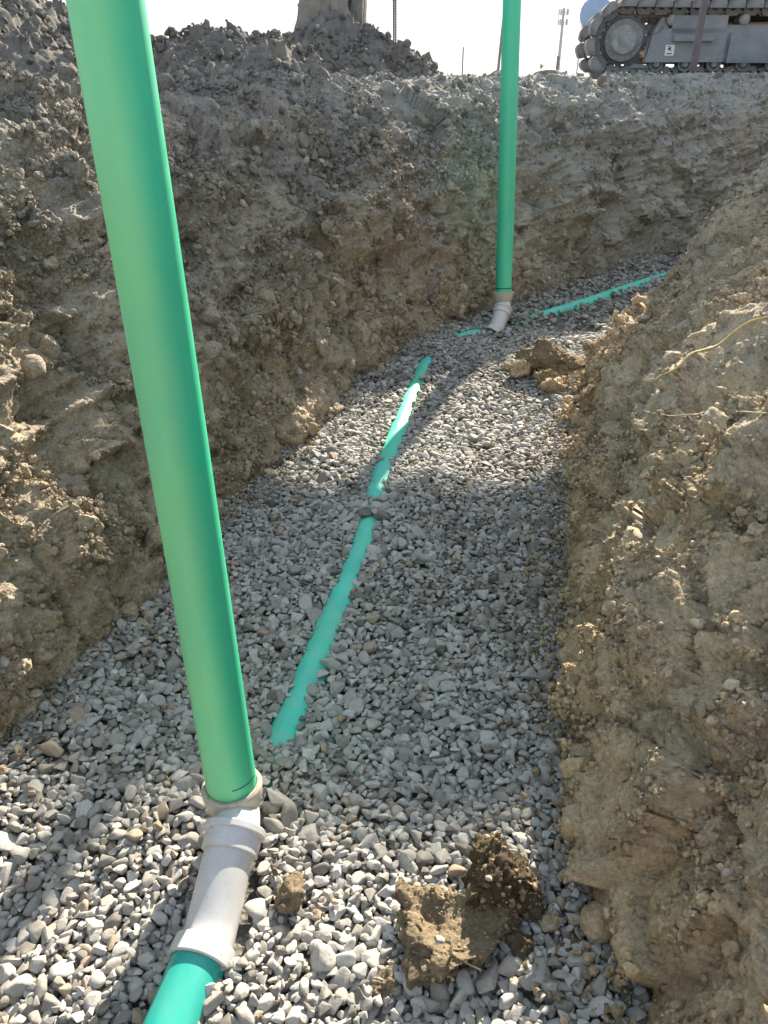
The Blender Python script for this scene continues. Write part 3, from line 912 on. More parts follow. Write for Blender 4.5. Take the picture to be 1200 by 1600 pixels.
def gravel_dirt(count, seed):
    r = np.random.default_rng(seed)
    y = r.uniform(.5, 6.5, count * 3); xl, xr = foot_x(LP, y), foot_x(RP, y)
    e = np.abs(r.normal(0, .10, count * 3)) - .01
    side = r.random(count * 3) < .72
    x = np.where(side, xr - e, xl + e * .8)
    any_ = r.random(count * 3) < .10
    x = np.where(any_, r.uniform(xl, xr), x)
    d, yy = pipe_dist(x, y)
    ok = np.where((np.abs(d) > .06) & (x > xl) & (x < xr) & ~((np.abs(x + .35) < .12) & (y < 1.25)))[0][:count]
    x, y = x[ok], y[ok]
    s = np.minimum(.0045 * (1 - r.random(len(x))) ** (-1 / 2.2), .022)
    P = np.stack([x, y, gravel_level(x, y) + .012 + r.uniform(-.008, .006, len(x))], 1)
    scatter('soil_crumbs', P, r.uniform(0, 6.28, (len(x), 3)), s[:, None] * r.uniform(.65, 1.2, (len(x), 3)), r.integers(0, NCL, len(x)), np.clip(r.normal(.2, .2, len(x)), 0, .8), C_R, M_CR_R, gravel_bed)
gravel_dirt(6000, 55)

# ------------------------------------------------------------------ pipes
def tube_obj(name, a, b, r, mat, parent=None, wall=.005, seg=64, nlen=24):
    """open plastic pipe with a wall, local z along its axis"""
    a, b = Vector(a), Vector(b); L = (b - a).length
    prof = [(r, 0.0)] + [(r, L * k / nlen) for k in range(1, nlen)] + [(r, L - .002), (r - .0015, L), (r - wall, L), (r - wall, 0), (r, 0)]
    V, F = [], []
    for (rr, z) in prof[:-1]:
        for k in range(seg):
            t = 2 * math.pi * k / seg; V.append((rr * math.cos(t), rr * math.sin(t), z))
    m = len(prof) - 1
    for i in range(m):
        for k in range(seg):
            j = (i + 1) % m; k2 = (k + 1) % seg
            F.append((i * seg + k, i * seg + k2, j * seg + k2, j * seg + k))
    o = obj_np(name, V, F, mat, parent)
    o.data.set_sharp_from_angle(angle=R(40))
    z = (b - a).normalized(); x = Vector((1, 0, 0)); x = (x - z * x.dot(z)).normalized(); y = z.cross(x)
    o.matrix_world = Matrix(((x.x, y.x, z.x, a.x), (x.y, y.y, z.y, a.y), (x.z, y.z, z.z, a.z), (0, 0, 0, 1)))
    return o

rb = Vector((-.326, 1.140, .112)); rt = Vector((-.391, 1.294, 1.56))
rdir = (rt - rb).normalized()
near_riser = tube_obj('riser_pipe', rb, rb + rdir * 2.9, PR, M_RISER)
tag(near_riser, 'tall sun-faded green plastic pipe standing in the white socket in the foreground', 'pipe', 'green riser pipes standing in the trench')

fb = Vector((.795, 5.16, .185)); ft = Vector((.745, 5.36, 1.84))
fdir = (ft - fb).normalized()
far_riser = tube_obj('riser_pipe', fb, fb + fdir * 2.9, PR, M_RISER_FAR)
tag(far_riser, 'green plastic pipe standing further off, against the shaded bank at the bend', 'pipe', 'green riser pipes standing in the trench')

M_INK = plain_mat('black_marker', (.01, .012, .012), .6, 0, .1, 30)
def ring_mark(parent, z, a0, a1, w=.002):
    n = 40; V, F = [], []
    for i in range(n + 1):
        a = a0 + (a1 - a0) * i / n
        for (r, dz) in ((PR + .0003, -w / 2), (PR + .0008, -w / 2), (PR + .0008, w / 2), (PR + .0003, w / 2)):
            V.append((r * math.cos(a), r * math.sin(a), z + dz))
    for i in range(n):
        for j in range(4): F.append((i * 4 + j, i * 4 + (j + 1) % 4, i * 4 + 4 + (j + 1) % 4, i * 4 + 4 + j))
    return obj_np('insertion_mark', V, F, M_INK, parent)
ring_mark(near_riser, .062, R(-75), R(-8), .0016)
ring_mark(far_riser, .052, R(-170), R(0), .005)

def lathe_along(name, pts, mat, parent, seg=56):
    """pts: list of ((x,y,z), radius); surfaces follow the bent axis"""
    P = [p for p, r in pts]; rr = [r for p, r in pts]
    V, F = sweep(P, rr, seg)
    o = obj_np(name, V, F, mat, parent); o.data.set_sharp_from_angle(angle=R(38))
    return o

def ring_profile(a, b, prof):
    """straight lathe from a to b; prof = [(t, radius)]"""
    a, b = np.array(a), np.array(b)
    return [(tuple(a + (b - a) * t), r) for t, r in prof]

def solid_lathe(name, a, b, prof, mat, parent, seg=56):
    """profile in metres along a->b, closed loop of (dist, radius)"""
    a, b = Vector(a), Vector(b); z = (b - a).normalized()
    x = Vector((1, 0, 0)); x = (x - z * x.dot(z)).normalized(); y = z.cross(x)
    V, F = [], []
    for (dz, r) in prof:
        for k in range(seg):
            t = 2 * math.pi * k / seg
            V.append(tuple(a + z * dz + (x * math.cos(t) + y * math.sin(t)) * r))
    m = len(prof)
    for i in range(m):
        j = (i + 1) % m
        for k in range(seg):
            k2 = (k + 1) % seg; F.append((i * seg + k, i * seg + k2, j * seg + k2, j * seg + k))
    o = obj_np(name, V, F, mat, parent); o.data.set_sharp_from_angle(angle=R(30))
    return o

def fitting(name, top, tdir, elbow, end, edir, scale_end=1.0):
    """white socket and swept elbow; top = centre of the socket mouth, end = centre of the outlet collar"""
    root = empty(name, tuple(end))
    inv = Matrix.Translation(-Vector(end))
    top, elbow, end = Vector(top), Vector(elbow), Vector(end); tdir = Vector(tdir).normalized(); edir = Vector(edir).normalized()
    parts = []
    ro, ri = PR + .0105, PR + .0012
    # socket cup
    parts.append(solid_lathe('socket', top, top - tdir, [(0, ri), (-.001, ro - .0025), (.002, ro), (.012, ro + .0005), (.030, ro - .001), (.050, PR + .003), (.066, PR - .001),
                                                         (.066, PR - .008), (.045, PR - .006), (.040, ri)], M_CREAM, None))
    parts.append(solid_lathe('rim', top + tdir * .0012, top - tdir, [(0, ri + .0003), (-.001, ro - .004), (.0015, ro - .0012), (.007, ro + .0012), (.009, ro - .001), (.005, ri + .0003)], M_RUBBER, None))
    sb = top - tdir * .062
    d1 = (elbow - end).normalized()
    parts.append(solid_lathe('collar', elbow + d1 * .012, elbow + d1 * .012 - d1, [(0, ri), (0, PR + .0095), (.002, PR + .0115), (.013, PR + .0115), (.015, PR + .0095), (.016, PR + .0052), (.052, PR + .0048), (.054, PR - .0005),
                                                                  (.052, PR - .006), (.01, PR - .006)], M_WHITE, None))
    # bent neck between socket and collar
    q = [sb + tdir * .006, sb - tdir * .012, (sb - tdir * .022) * .5 + (elbow + d1 * .02) * .5, elbow + d1 * .008, elbow - d1 * .006]
    pth = resample([tuple(v) for v in q], .005)
    V, F = sweep(pth, [PR - .0035] * len(pth), 56); parts.append(obj_np('neck', V, F, M_WHITE, None))
    # barrel sweeping into the outlet
    q = [elbow - d1 * .03, elbow * .6 + end * .4, elbow * .2 + end * .8 + Vector((0, 0, -.004)), end + edir * -.004, end + edir * .02]
    pth = resample([tuple(v) for v in q], .006)
    V, F = sweep(pth, [PR - .0025] * len(pth), 56); parts.append(obj_np('elbow', V, F, M_WHITE, None))
    parts.append(solid_lathe('outlet_collar', end, end + edir, [(0, PR + .0005), (.004, PR + .0075), (.022, PR + .009), (.038, PR + .009), (.040, PR + .006), (.040, PR + .0015), (.02, PR - .003)], M_WHITE, None))
    for p in parts:
        p.parent = root; p.matrix_parent_inverse = Matrix.Translation(-end)
    return root

lat_dir = Vector((LAT_B[0] - LAT_A[0], LAT_B[1] - LAT_A[1], -.06)).normalized()
near_end = Vector((-.340, .868, .022))
near_fit = fitting('pipe_elbow', rb + rdir * .034, rdir, Vector((-.312, 1.060, .094)), near_end, lat_dir)
tag(near_fit, 'large white plastic elbow joining the tall pipe to the teal pipe in the foreground', 'pipe fitting', 'white pipe elbows')
teal = tube_obj('sewer_pipe', near_end + lat_dir * .012, near_end + lat_dir * .9, PR, M_TEAL)
tag(teal, 'bright teal pipe leaving the white elbow, half sunk in gravel at the bottom edge', 'pipe', 'teal pipes lying in the gravel')

far_end = Vector((.735, 4.985, .005)); 
far_fit = fitting('pipe_elbow', fb + fdir * .03, fdir, Vector((.79, 5.105, .105)), far_end, Vector((-.5, -.5, -.45)))
tag(far_fit, 'small white ribbed elbow under the distant green riser, sunk in dark gravel', 'pipe fitting', 'white pipe elbows')

def buried(name, y0, y1, mat, label, cap=True):
    m = (MAINP[:, 1] >= y0) & (MAINP[:, 1] <= y1)
    Q = MAINP[m][::2]
    path = np.stack([Q[:, 0], Q[:, 1], pipe_top(Q[:, 1]) - PR], 1)
    V, F = sweep(path, [PR] * len(path), 40)
    o = obj_np(name, V, F, mat)
    tag(o, label, 'pipe', 'teal pipes lying in the gravel')
    return o
buried('sewer_pipe', 1.15, 4.60, M_TEALD, 'long teal pipe mostly bare along the middle of the gravel bed')
buried('sewer_pipe', 4.74, 5.06, M_TEALD, 'short teal stretch of pipe showing left of the distant white elbow')
buried('sewer_pipe', 5.14, 8.5, M_TEALD, 'teal pipe running off round the bend, right of the distant white elbow')

# slivers of white fittings left in the gravel
def sliver(loc, r, arc, rz, label):
    V, F = [], []
    k = 14
    for i in range(k + 1):
        a = -arc / 2 + arc * i / k
        for (rr, dz) in ((r, -.009), (r, .009), (r - .006, .009), (r - .006, -.009)):
            V.append((rr * math.sin(a), dz, rr * math.cos(a) - r))
    for i in range(k):
        for j in range(4):
            F.append((i * 4 + j, i * 4 + (j + 1) % 4, (i + 1) * 4 + (j + 1) % 4, (i + 1) * 4 + j))
    o = obj_np('coupling_ring', V, F, M_WHITE); o.location = loc; o.rotation_euler = (0, 0, rz)
    return tag(o, label, 'pipe ring', 'white coupling rings in the gravel')
sliver((.335, 4.62, .035), .060, 1.6, R(-30), 'white curved pipe ring at the far tip of the long teal pipe')
sliver((.66, 5.0, .028), .058, .8, R(-60), 'tiny white ring edge between short teal stretch and white elbow')

# ------------------------------------------------------------------ clods
def at(u, v, h=0.0):
    x = (u - 600) / 1200; yy = (800 - v) / 1200
    f = math.sin(PITCH) - yy * math.cos(PITCH)
    z = (EYE - h) / f
    return Vector((x * z, z * (math.cos(PITCH) + yy * math.sin(PITCH)), h))

def clod(loc, size, seed, mat, label, rz=0.0, bowl=0.0, sub=5, rough=.34, tilt=(0, 0), group='soil clods lying on the gravel'):
    V, F = stone_verts(seed + 40, sub, 12)
    sz = np.array(size); k = float(np.mean(sz)) / .16
    V = V * (1 + .16 * fbm(V * 1.7 + seed, 3, seed))[:, None] * sz
    N_ = V / sz ** 2; N_ /= np.linalg.norm(N_, axis=1)[:, None] + 1e-9
    dd = .020 * facets(V * 17 / k + seed, seed + 8, 1.0)[0] + .010 * facets(V * 40 / k + seed, seed + 9, 1.0)[0] + .014 * fbm(V * 16 / k + seed, 4, seed + 2)
    f1, f2, cv = worley(V * 75 / k + seed, seed + 6); dd += .008 * (.7 - f1) * (.2 + cv)
    f1, f2, cv = worley(V * 150 / k + seed, seed + 7); dd += .004 * (.7 - f1) * (.2 + cv)
    V = V + N_ * (dd * k)[:, None]
    if bowl:
        rr = np.hypot(V[:, 0] / (sz[0] * .5), V[:, 1] / (sz[1] * .5))
        V[:, 2] = np.where(V[:, 2] > 0, np.minimum(V[:, 2], .34 * sz[2] + .25 * (V[:, 2] - .34 * sz[2])), V[:, 2]); V[:, 2] -= bowl * np.exp(-(rr / .62) ** 6) * sstep(-.25 * sz[2], .15 * sz[2], V[:, 2])
    V[:, 2] = np.maximum(V[:, 2], -size[2] * .42)
    o = obj_np('soil_clod', V, F, mat)
    o.location = loc; o.rotation_euler = (tilt[0], tilt[1], rz)
    if size[0] > .1:
        r = np.random.default_rng(seed); n = int(260 * k)
        up = np.where((V[:, 2] > -.3 * size[2]))[0]; i = r.choice(up, n)
        s_ = np.minimum(.0035 * (1 - r.random(n)) ** (-1 / 2.2), .014)
        scatter('soil_crumbs', V[i] + N_[i] * (s_ * .2)[:, None], r.uniform(0, 6.28, (n, 3)), s_[:, None] * r.uniform(.65, 1.2, (n, 3)), r.integers(0, NCL, n), np.clip(r.normal(.3, .25, n), 0, .95), C_R, M_CR_R, o)
    return tag(o, label, 'clod', group)

clod(at(716, 1455, .032), (.235, .185, .085), 14, M_CLOD, 'largest tan clod with a hollow top beside the right bank in front', R(-12), .022, 6)
clod(at(782, 1380, .055), (.145, .165, .15), 27, M_CLODD, 'dark brown upright clod leaning behind the hollow tan clod', R(25), 0, 6)
clod(at(812, 1482, .018), (.055, .05, .06), 31, M_CLODD, 'small dark clod at the right end of the hollow tan clod', R(5), sub=4)
clod(at(460, 1402, .028), (.068, .062, .058), 37, M_CLOD, 'round brown clod alone on gravel right of the near white elbow', R(40), sub=4)
clod(at(916, 1502, .0), (.17, .17, .06), 41, M_CLODD, 'low grey flattened clod on gravel at foot of right bank', R(60))
clod(at(700, 1420, .01), (.045, .04, .035), 43, M_CLODD, 'little dark lump at back left edge of hollow clod', R(60), sub=4)
clod(at(600, 1540, .01), (.05, .045, .03), 47, M_CLOD, 'flat brown lump on bright gravel near the bottom edge', R(60), sub=4)
G2 = 'clods fallen at the trench bend'
clod(at(862, 566, .06), (.36, .24, .20), 53, M_CLOD, 'biggest brown clod at the bend, dark side towards us', R(-25), group=G2)
clod(at(812, 578, .04), (.14, .11, .09), 59, M_SOIL_R, 'flat clod at the left end of the bend clods', R(20), sub=4, group=G2)
clod(at(828, 566, .05), (.13, .12, .12), 61, M_SOIL_R, 'blocky clod leaning on the left of the biggest bend clod', R(70), sub=4, group=G2)
clod(at(853, 592, .05), (.12, .10, .10), 67, M_CLOD, 'orange tan clod lit by sun in front of the biggest bend clod', R(10), sub=4, group=G2)
clod(at(868, 606, .03), (.16, .12, .10), 71, M_SOIL_R, 'clod at foot of right bank, lowest of the bend clods', R(35), sub=4, group=G2)
clod(at(795, 572, .02), (.10, .06, .04), 73, M_SOIL_R, 'thin clod half sunk in gravel, leftmost by the bend', R(-15), sub=4, group=G2)

def pebble(loc, s, k, label):
    o = link(bpy.data.objects.new('pebble', STONE_ME[k])); o.location = loc; o.scale = (s * 1.25, s, s * .7); o.rotation_euler = (.2, .1, k); o['tint'] = .42
    return tag(o, label, 'pebble')
pebble(at(686, 1468, .088), 0.017, 3, 'white pebble lying in the hollow of the tan clod')
pebble(at(764, 1372, .135), 0.012, 9, 'white pebble stuck on the front of the dark upright clod')

# rocks of clay bedded in the foot of the left bank, pieces of the bank
def bank_clods(parent, V, NV, count, smin, smax, seed, mat, wf):
    r = np.random.default_rng(seed)
    P = V.reshape(-1, 3); NN = NV.reshape(-1, 3)
    w = wf(P); w = w / w.sum()
    shapes = []
    for k in range(8):
        vv_, ff_ = stone_verts(900 + seed + k, 4, 16)
        vv_ = vv_ * (1 + .10 * fbm(vv_ * 5 + k, 3, k))[:, None]
        shapes.append(mesh_np('clod', vv_, ff_, mat))
    for i in r.choice(len(P), count, p=w):
        s = r.uniform(smin, smax) * r.uniform(.7, 1.2)
        o = bpy.data.objects.new('clod', shapes[r.integers(0, 8)])
        o.location = P[i] + NN[i] * s * .12; o.rotation_euler = r.uniform(0, 6.28, 3)
        o.scale = s * r.uniform(.7, 1.2, 3); link(o, parent)
area_l = np.ones(len(LV.reshape(-1, 3)))
bank_clods(left_bank, LV, LN, 90, .04, .10, 5, M_SOIL_L, lambda P: (P[:, 1] > .9) * (P[:, 1] < 4.6) * (P[:, 2] < .75) * (P[:, 2] > .02) * 1.0)
bank_clods(left_bank, LV, LN, 50, .05, .11, 15, M_HEAP, lambda P: (P[:, 1] > 2.5) * (P[:, 1] < 11) * (P[:, 2] > 1.30) * 1.0)
bank_clods(right_bank, RV, RN, 40, .03, .08, 25, M_SOIL_R, lambda P: (P[:, 1] > .7) * (P[:, 1] < 4.2) * (P[:, 2] < .9) * (P[:, 2] > .02) * 1.0)


# ------------------------------------------------------------------ dry stalks and roots lying on the right bank
def project(V):
    P = V.reshape(-1, 3)
    z = P[:, 1] * math.cos(PITCH) + (EYE - P[:, 2]) * math.sin(PITCH)
    z = np.where(z > .2, z, np.nan)
    return 600 + 1200 * P[:, 0] / z, 800 - 1200 * (P[:, 1] * math.sin(PITCH) - (EYE - P[:, 2]) * math.cos(PITCH)) / z, z
PJ = {'L': (LV.reshape(-1, 3),) + project(LV), 'R': (RV.reshape(-1, 3),) + project(RV)}
def surf(side, u, v, lift=.006):
    """point of a bank's surface, found once, to lay something on"""
    P, pu, pv, pz = PJ[side]
    d = np.hypot(pu - u, pv - v); k = np.nanmin(d) + 5
    i = np.where(d <= k)[0]; j = i[np.argmin(pz[i])]
    p = Vector(P[j]); return p + (Vector((0, 0, EYE)) - p).normalized() * lift

def strand(name, pts, r0, r1, mat, label, group=None, wob=.004):
    P = resample([tuple(p) for p in pts], .02)
    P += wob * np.stack([perlin(P * 9 + k * 7, 60 + k) for k in range(3)], 1)
    V, F = sweep(P, list(np.linspace(r0, r1, len(P)) * (1 + .2 * np.sin(np.arange(len(P)) * 1.7))), 7)
    o = obj_np(name, V, F, mat)
    return tag(o, label, 'root' if 'root' in name else 'stalk', group)
M_STRAW = plain_mat('dry_straw', (.52, .40, .20), .8, 0, .35, 30)
M_ROOT = plain_mat('pale_root', (.50, .42, .28), .85, 0, .35, 30)
def lay(side, pix, lift): return [surf(side, u, v, lift) for u, v in pix]
strand('dry_stalk', lay('R', [(1016, 594), (1050, 575), (1085, 556), (1120, 533), (1160, 508), (1205, 492)], .06), .0034, .0046, M_STRAW, 'long thick dry stalk lying across upper right bank', wob=.01)
strand('thin_root', lay('R', [(1000, 640), (1035, 645), (1070, 651), (1105, 643), (1150, 638), (1200, 640)], .022), .0014, .0016, M_ROOT, 'longest thin root trailing across the right bank below the stalk', 'thin roots on the right bank')
strand('thin_root', lay('R', [(1098, 647), (1112, 660), (1126, 672), (1142, 692)], .022), .0015, .0009, M_ROOT, 'short thin root hanging down from the longest root', 'thin roots on the right bank')
strand('thin_root', lay('R', [(955, 699), (970, 696), (985, 692)], .022), .0014, .0012, M_ROOT, 'tiny thin root left of the others, low on right bank', 'thin roots on the right bank')
strand('thin_root', [at(702, 1482, .075), at(706, 1494, .05), at(722, 1501, .045), at(735, 1508, .045), at(750, 1516, .04)], .0022, .0018, M_ROOT, 'pale root curling out of the front of the hollow tan clod')

# ------------------------------------------------------------------ tracked excavator on the far side of the trench
M_TRACK = plain_mat('dusty_hazed_track_steel', (.20, .205, .215), .75, .0, .35, 6, .4, .3, (.28, .275, .26), .7)  # besides dust, the pale tone paints in glare over the tracks
M_FRAME = plain_mat('dusty_hazed_grey_paint', (.205, .22, .24), .7, .0, .3, 3, .2, .3, (.33, .33, .33), .6)  # pale bluish grey: dust plus veiling haze put into the colour
M_HUB = plain_mat('pale_caked_hazed_hub', (.33, .33, .325), .9, 0, .45, 9, .5, .2)
M_TAN = plain_mat('tan_machine_paint', (.58, .33, .17), .5, 0, .15, 2, .1, .4, (.4, .33, .26), .35)
M_DARK = plain_mat('dark_rubber', (.05, .05, .05), .7, 0, .3, 5)
M_GLASS = plain_mat('cab_glass', (.06, .08, .09), .08, 0, .1, 2, 0, .6)
M_DECAL = plain_mat('white_decal', (.75, .75, .74), .5, 0, .1, 5)
M_STEEL = plain_mat('bright_rod_steel', (.55, .55, .55), .25, .9, .1, 5)

EXG = Vector((3.02, 13.25, 1.385))
ex = empty('excavator', EXG, R(-9))
tag(ex, 'dusty haze-pale tracked excavator parked on open ground beyond the bend, only its tracks in view', 'excavator')
TR = .425; XS, XI, ZC = .50, 4.35, .515
def track_pt(t):
    """belt centre line; t in metres from the top over the drive sprocket"""
    L1 = XI - XS; A = math.pi * TR; per = 2 * L1 + 2 * A; t %= per
    if t < L1: return Vector((XS + t, ZC + TR - .035 * math.sin(math.pi * t / L1))), 0.0
    t -= L1
    if t < A: a = t / TR; return Vector((XI + TR * math.sin(a), ZC + TR * math.cos(a))), -a
    t -= A
    if t < L1: return Vector((XI - t, ZC - TR)), -math.pi
    t -= L1; a = t / TR
    return Vector((XS - TR * math.sin(a), ZC - TR * math.cos(a))), -math.pi - a
PER = 2 * (XI - XS) + 2 * math.pi * TR
NSH = 42
def shoe_mesh():
    bm = bmesh.new(); p = PER / NSH; w = p * .47
    bm_prism(bm, [(-w, -.01), (w, -.01), (w * 1.02, .03), (w * .92, .075), (w * .62, .105), (w * .2, .112), (-w * .3, .100), (-w * .75, .085), (-w * .98, .05)], -.30, .30)
    bmesh.ops.recalc_face_normals(bm, faces=bm.faces)
    me = bpy.data.meshes.new('track_shoe'); bm.to_mesh(me); bm.free(); me.materials.append(M_TRACK); return me
def link_mesh():
    bm = bmesh.new(); p = PER / NSH
    for sy in (-.09, .09):
        bm_prism(bm, [(-p * .40, -.001), (-p * .42, -.05), (-p * .28, -.095), (p * .28, -.095), (p * .42, -.05), (p * .40, -.001), (p * .16, -.001), (p * .1, -.03), (-p * .1, -.03), (-p * .16, -.001)], sy - .022, sy + .022)
    bm_cyl(bm, (p * .46, -.11, -.055), (p * .46, .11, -.055), .022, seg=8)
    bmesh.ops.recalc_face_normals(bm, faces=bm.faces)
    me = bpy.data.meshes.new('track_link'); bm.to_mesh(me); bm.free(); me.materials.append(M_TRACK); return me
SH, LK = shoe_mesh(), link_mesh()
def bmo(name, mat, parent, fn, smooth=True, loc=None):
    bm = bmesh.new(); fn(bm); return obj_bm(name, bm, mat, parent, smooth, loc)
for yc in (.30, 2.75):
    for i in range(NSH):
        p, a = track_pt(i * PER / NSH)
        o = bpy.data.objects.new('track_shoe', SH); o.location = (p.x, yc, p.y); o.rotation_euler = (0, -a, 0)
        link(o, ex)
        k = bpy.data.objects.new('track_link', LK); link(k, o)
    def spro(bm):
        bm_cyl(bm, (0, -.09, 0), (0, .09, 0), .31, seg=40)
        for t in range(20):
            a = 2 * math.pi * t / 20
            bm_box(bm, (.33 * math.cos(a), 0, .33 * math.sin(a)), (.07, .05, .055), (0, -a, 0))
        bm_cyl(bm, (0, -.20, 0), (0, -.08, 0), .27, .30, seg=40)
    sp = bmo('sprocket', M_TRACK, ex, spro, loc=(XS, yc, ZC))
    def hubf(bm):
        bm_cyl(bm, (0, -.245, 0), (0, -.195, 0), .17, .20, seg=32)
        for t in range(12):
            a = 2 * math.pi * t / 12; bm_cyl(bm, (.145 * math.cos(a), -.26, .145 * math.sin(a)), (.145 * math.cos(a), -.24, .145 * math.sin(a)), .014, seg=6)
        for t in range(16):
            a = 2 * math.pi * t / 16; bm_cyl(bm, (.235 * math.cos(a), -.215, .235 * math.sin(a)), (.235 * math.cos(a), -.19, .235 * math.sin(a)), .014, seg=6)
    bmo('hub', M_HUB, sp, hubf)
    def idl(bm):
        bm_cyl(bm, (0, -.10, 0), (0, .10, 0), .325, seg=40); bm_cyl(bm, (0, -.13, 0), (0, .13, 0), .14, seg=24)
    bmo('idler', M_TRACK, ex, idl, loc=(XI, yc, ZC))
    for k in range(8):
        x = 1.02 + k * .41
        r = bmo('track_roller', M_TRACK, ex, lambda bm: (bm_cyl(bm, (0, -.17, 0), (0, .17, 0), .075, seg=20), bm_cyl(bm, (0, -.17, 0), (0, -.10, 0), .10, seg=20), bm_cyl(bm, (0, .10, 0), (0, .17, 0), .10, seg=20)), loc=(x, yc, .215))
        bmo('roller_cap', M_HUB, r, lambda bm: bm_cyl(bm, (0, -.20, 0), (0, -.165, 0), .04, .055, seg=14))
    for x in (1.15, 2.15, 3.2):
        c = bmo('carrier_roller', M_TRACK, ex, lambda bm: bm_cyl(bm, (0, -.16, 0), (0, .16, 0), .075, seg=20), loc=(x, yc, .765))
        bmo('roller_cap', M_HUB, c, lambda bm: bm_cyl(bm, (0, -.19, 0), (0, -.155, 0), .065, .07, seg=20))
    sgn = -1 if yc < 1 else 1
    bmo('track_frame', M_FRAME, ex, lambda bm: (bm_prism(bm, [(.86, .24), (4.0, .24), (4.0, .56), (3.7, .66), (1.05, .66), (.90, .56)], yc - .20, yc + .20),
                                               bm_prism(bm, [(1.7, .655), (4.0, .555), (4.0, .70), (1.7, .70)], yc - .16, yc + .16)))
    bmo('side_guard', M_FRAME, ex, lambda bm: bm_prism(bm, [(.84, .235), (1.94, .235), (1.94, .585), (.90, .585)], yc + sgn * .205, yc + sgn * .235))
    bmo('side_guard', M_FRAME, ex, lambda bm: bm_prism(bm, [(1.99, .225), (4.05, .225), (4.05, .60), (1.99, .60)], yc + sgn * .205, yc + sgn * .25))
    bmo('upper_box', M_FRAME, ex, lambda bm: bm_prism(bm, [(1.16, .60), (1.92, .60), (1.92, .82), (1.17, .82)], yc - .20, yc + .14))
    bmo('step_plate', M_FRAME, ex, lambda bm: bm_box(bm, (1.47, yc + sgn * .27, .535), (.56, .09, .08), None, .012))
    bmo('chain_guard', M_FRAME, ex, lambda bm: bm_prism(bm, [(.62, .16), (.92, .16), (.92, .20), (.70, .22)], yc - .14, yc + .14))
    bmo('tow_bracket', M_HUB, ex, lambda bm: bm_prism(bm, [(.92, .60), (1.13, .60), (1.13, .80), (1.02, .80)], yc - .1, yc + .1))
dec = bmo('label_plate', M_DECAL, ex, lambda bm: bm_box(bm, (1.17, .061, .385), (.125, .007, .135)), False)
def pict(bm):
    bm_prism(bm, [(1.135, .40), (1.165, .425), (1.20, .42), (1.175, .40), (1.20, .375), (1.165, .385)], .0540, .0572)
    bm_box(bm, (1.17, .0556, .345), (.07, .0032, .014)); bm_box(bm, (1.15, .0556, .434), (.04, .0032, .01))
bmo('pictogram', M_DARK, dec, pict, False)
# lower and upper works (mostly above the frame; unseen boom shaped and placed to shade the gravel)
bmo('car_body', M_TAN, ex, lambda bm: (bm_box(bm, (2.45, 1.52, .60), (1.3, 2.1, .30), None, .05), bm_box(bm, (2.3, 1.52, .40), (2.6, 1.9, .16), None, .03)))
bmo('slew_ring', M_DARK, ex, lambda bm: bm_cyl(bm, (2.45, 1.52, .76), (2.45, 1.52, 1.16), .62, seg=40))
bmo('upper_deck', M_TAN, ex, lambda bm: bm_box(bm, (2.75, 1.52, 1.26), (4.3, 2.9, .20), None, .03))
bmo('engine_cover', M_TAN, ex, lambda bm: bm_box(bm, (3.75, 1.52, 1.93), (2.0, 2.7, 1.14), None, .08))
bmo('counterweight', M_FRAME, ex, lambda bm: bm_box(bm, (5.0, 1.52, 1.85), (.55, 2.8, 1.15), None, .15))
cab_o = bmo('cab', M_TAN, ex, lambda bm: bm_prism(bm, [(.75, 1.365), (2.35, 1.365), (2.35, 3.0), (1.05, 3.0), (.72, 2.3)], .15, 1.15))
bmo('window', M_GLASS, cab_o, lambda bm: bm_prism(bm, [(.95, 1.95), (1.65, 1.95), (1.65, 2.85), (1.15, 2.85), (.95, 2.35)], .135, .149), False)
bmo('window', M_GLASS, cab_o, lambda bm: bm_prism(bm, [(1.75, 1.95), (2.25, 1.95), (2.25, 2.85), (1.75, 2.85)], .135, .149), False)
boom = bmo('boom', M_TAN, ex, lambda bm: bm_prism(bm, [(3.40, 1.45), (3.40, 2.1), (2.80, 5.1), (2.40, 5.65), (1.85, 5.84), (-1.95, 5.95), (-2.10, 5.65), (-1.85, 5.40), (1.25, 5.20), (1.95, 4.85), (2.55, 1.9), (2.85, 1.45)], 1.27, 1.77), False)
bmo('boom_cylinder', M_STEEL, ex, lambda bm: (bm_cyl(bm, (1.55, 1.15, 1.4), (2.1, 1.15, 3.3), .09), bm_cyl(bm, (2.1, 1.15, 3.3), (2.4, 1.15, 4.3), .05)))
stick = bmo('stick', M_TAN, ex, lambda bm: bm_prism(bm, [(-2.25, 6.0), (-1.75, 6.0), (-1.55, 5.5), (-1.10, 3.4), (-1.35, 3.3), (-2.00, 5.5)], 1.36, 1.68), False)
bmo('bucket', M_TRACK, ex, lambda bm: bm_prism(bm, [(-1.40, 3.35), (-1.05, 3.45), (-0.55, 3.2), (-0.40, 2.7), (-0.65, 2.35), (-0.90, 2.75), (-1.30, 2.85), (-1.45, 3.1)], .95, 2.1), False)

# ------------------------------------------------------------------ pale block on the far heap, posts, distant things
def box_rock(seed, sub, p=30):
    r = np.random.default_rng(seed); D, F = ICO[sub]
    n = np.array([[1, 0, 0], [-1, 0, 0], [0, 1, 0], [0, -1, 0], [0, 0, 1], [0, 0, -1]], float) + r.normal(0, .10, (6, 3))
    e = r.normal(size=(5, 3)); e[:, 2] = np.abs(e[:, 2]); e /= np.linalg.norm(e, axis=1)[:, None]
    h = np.r_[np.ones(6), r.uniform(1.0, 1.25, 5)]; n = np.vstack([n, e])
    q = np.clip(D @ n.T, 1e-3, None) / h
    V = D / (np.sum(q ** p, 1) ** (1 / p))[:, None]
    ext = V.max(0) - V.min(0); return (V - (V.max(0) + V.min(0)) / 2) / ext, F

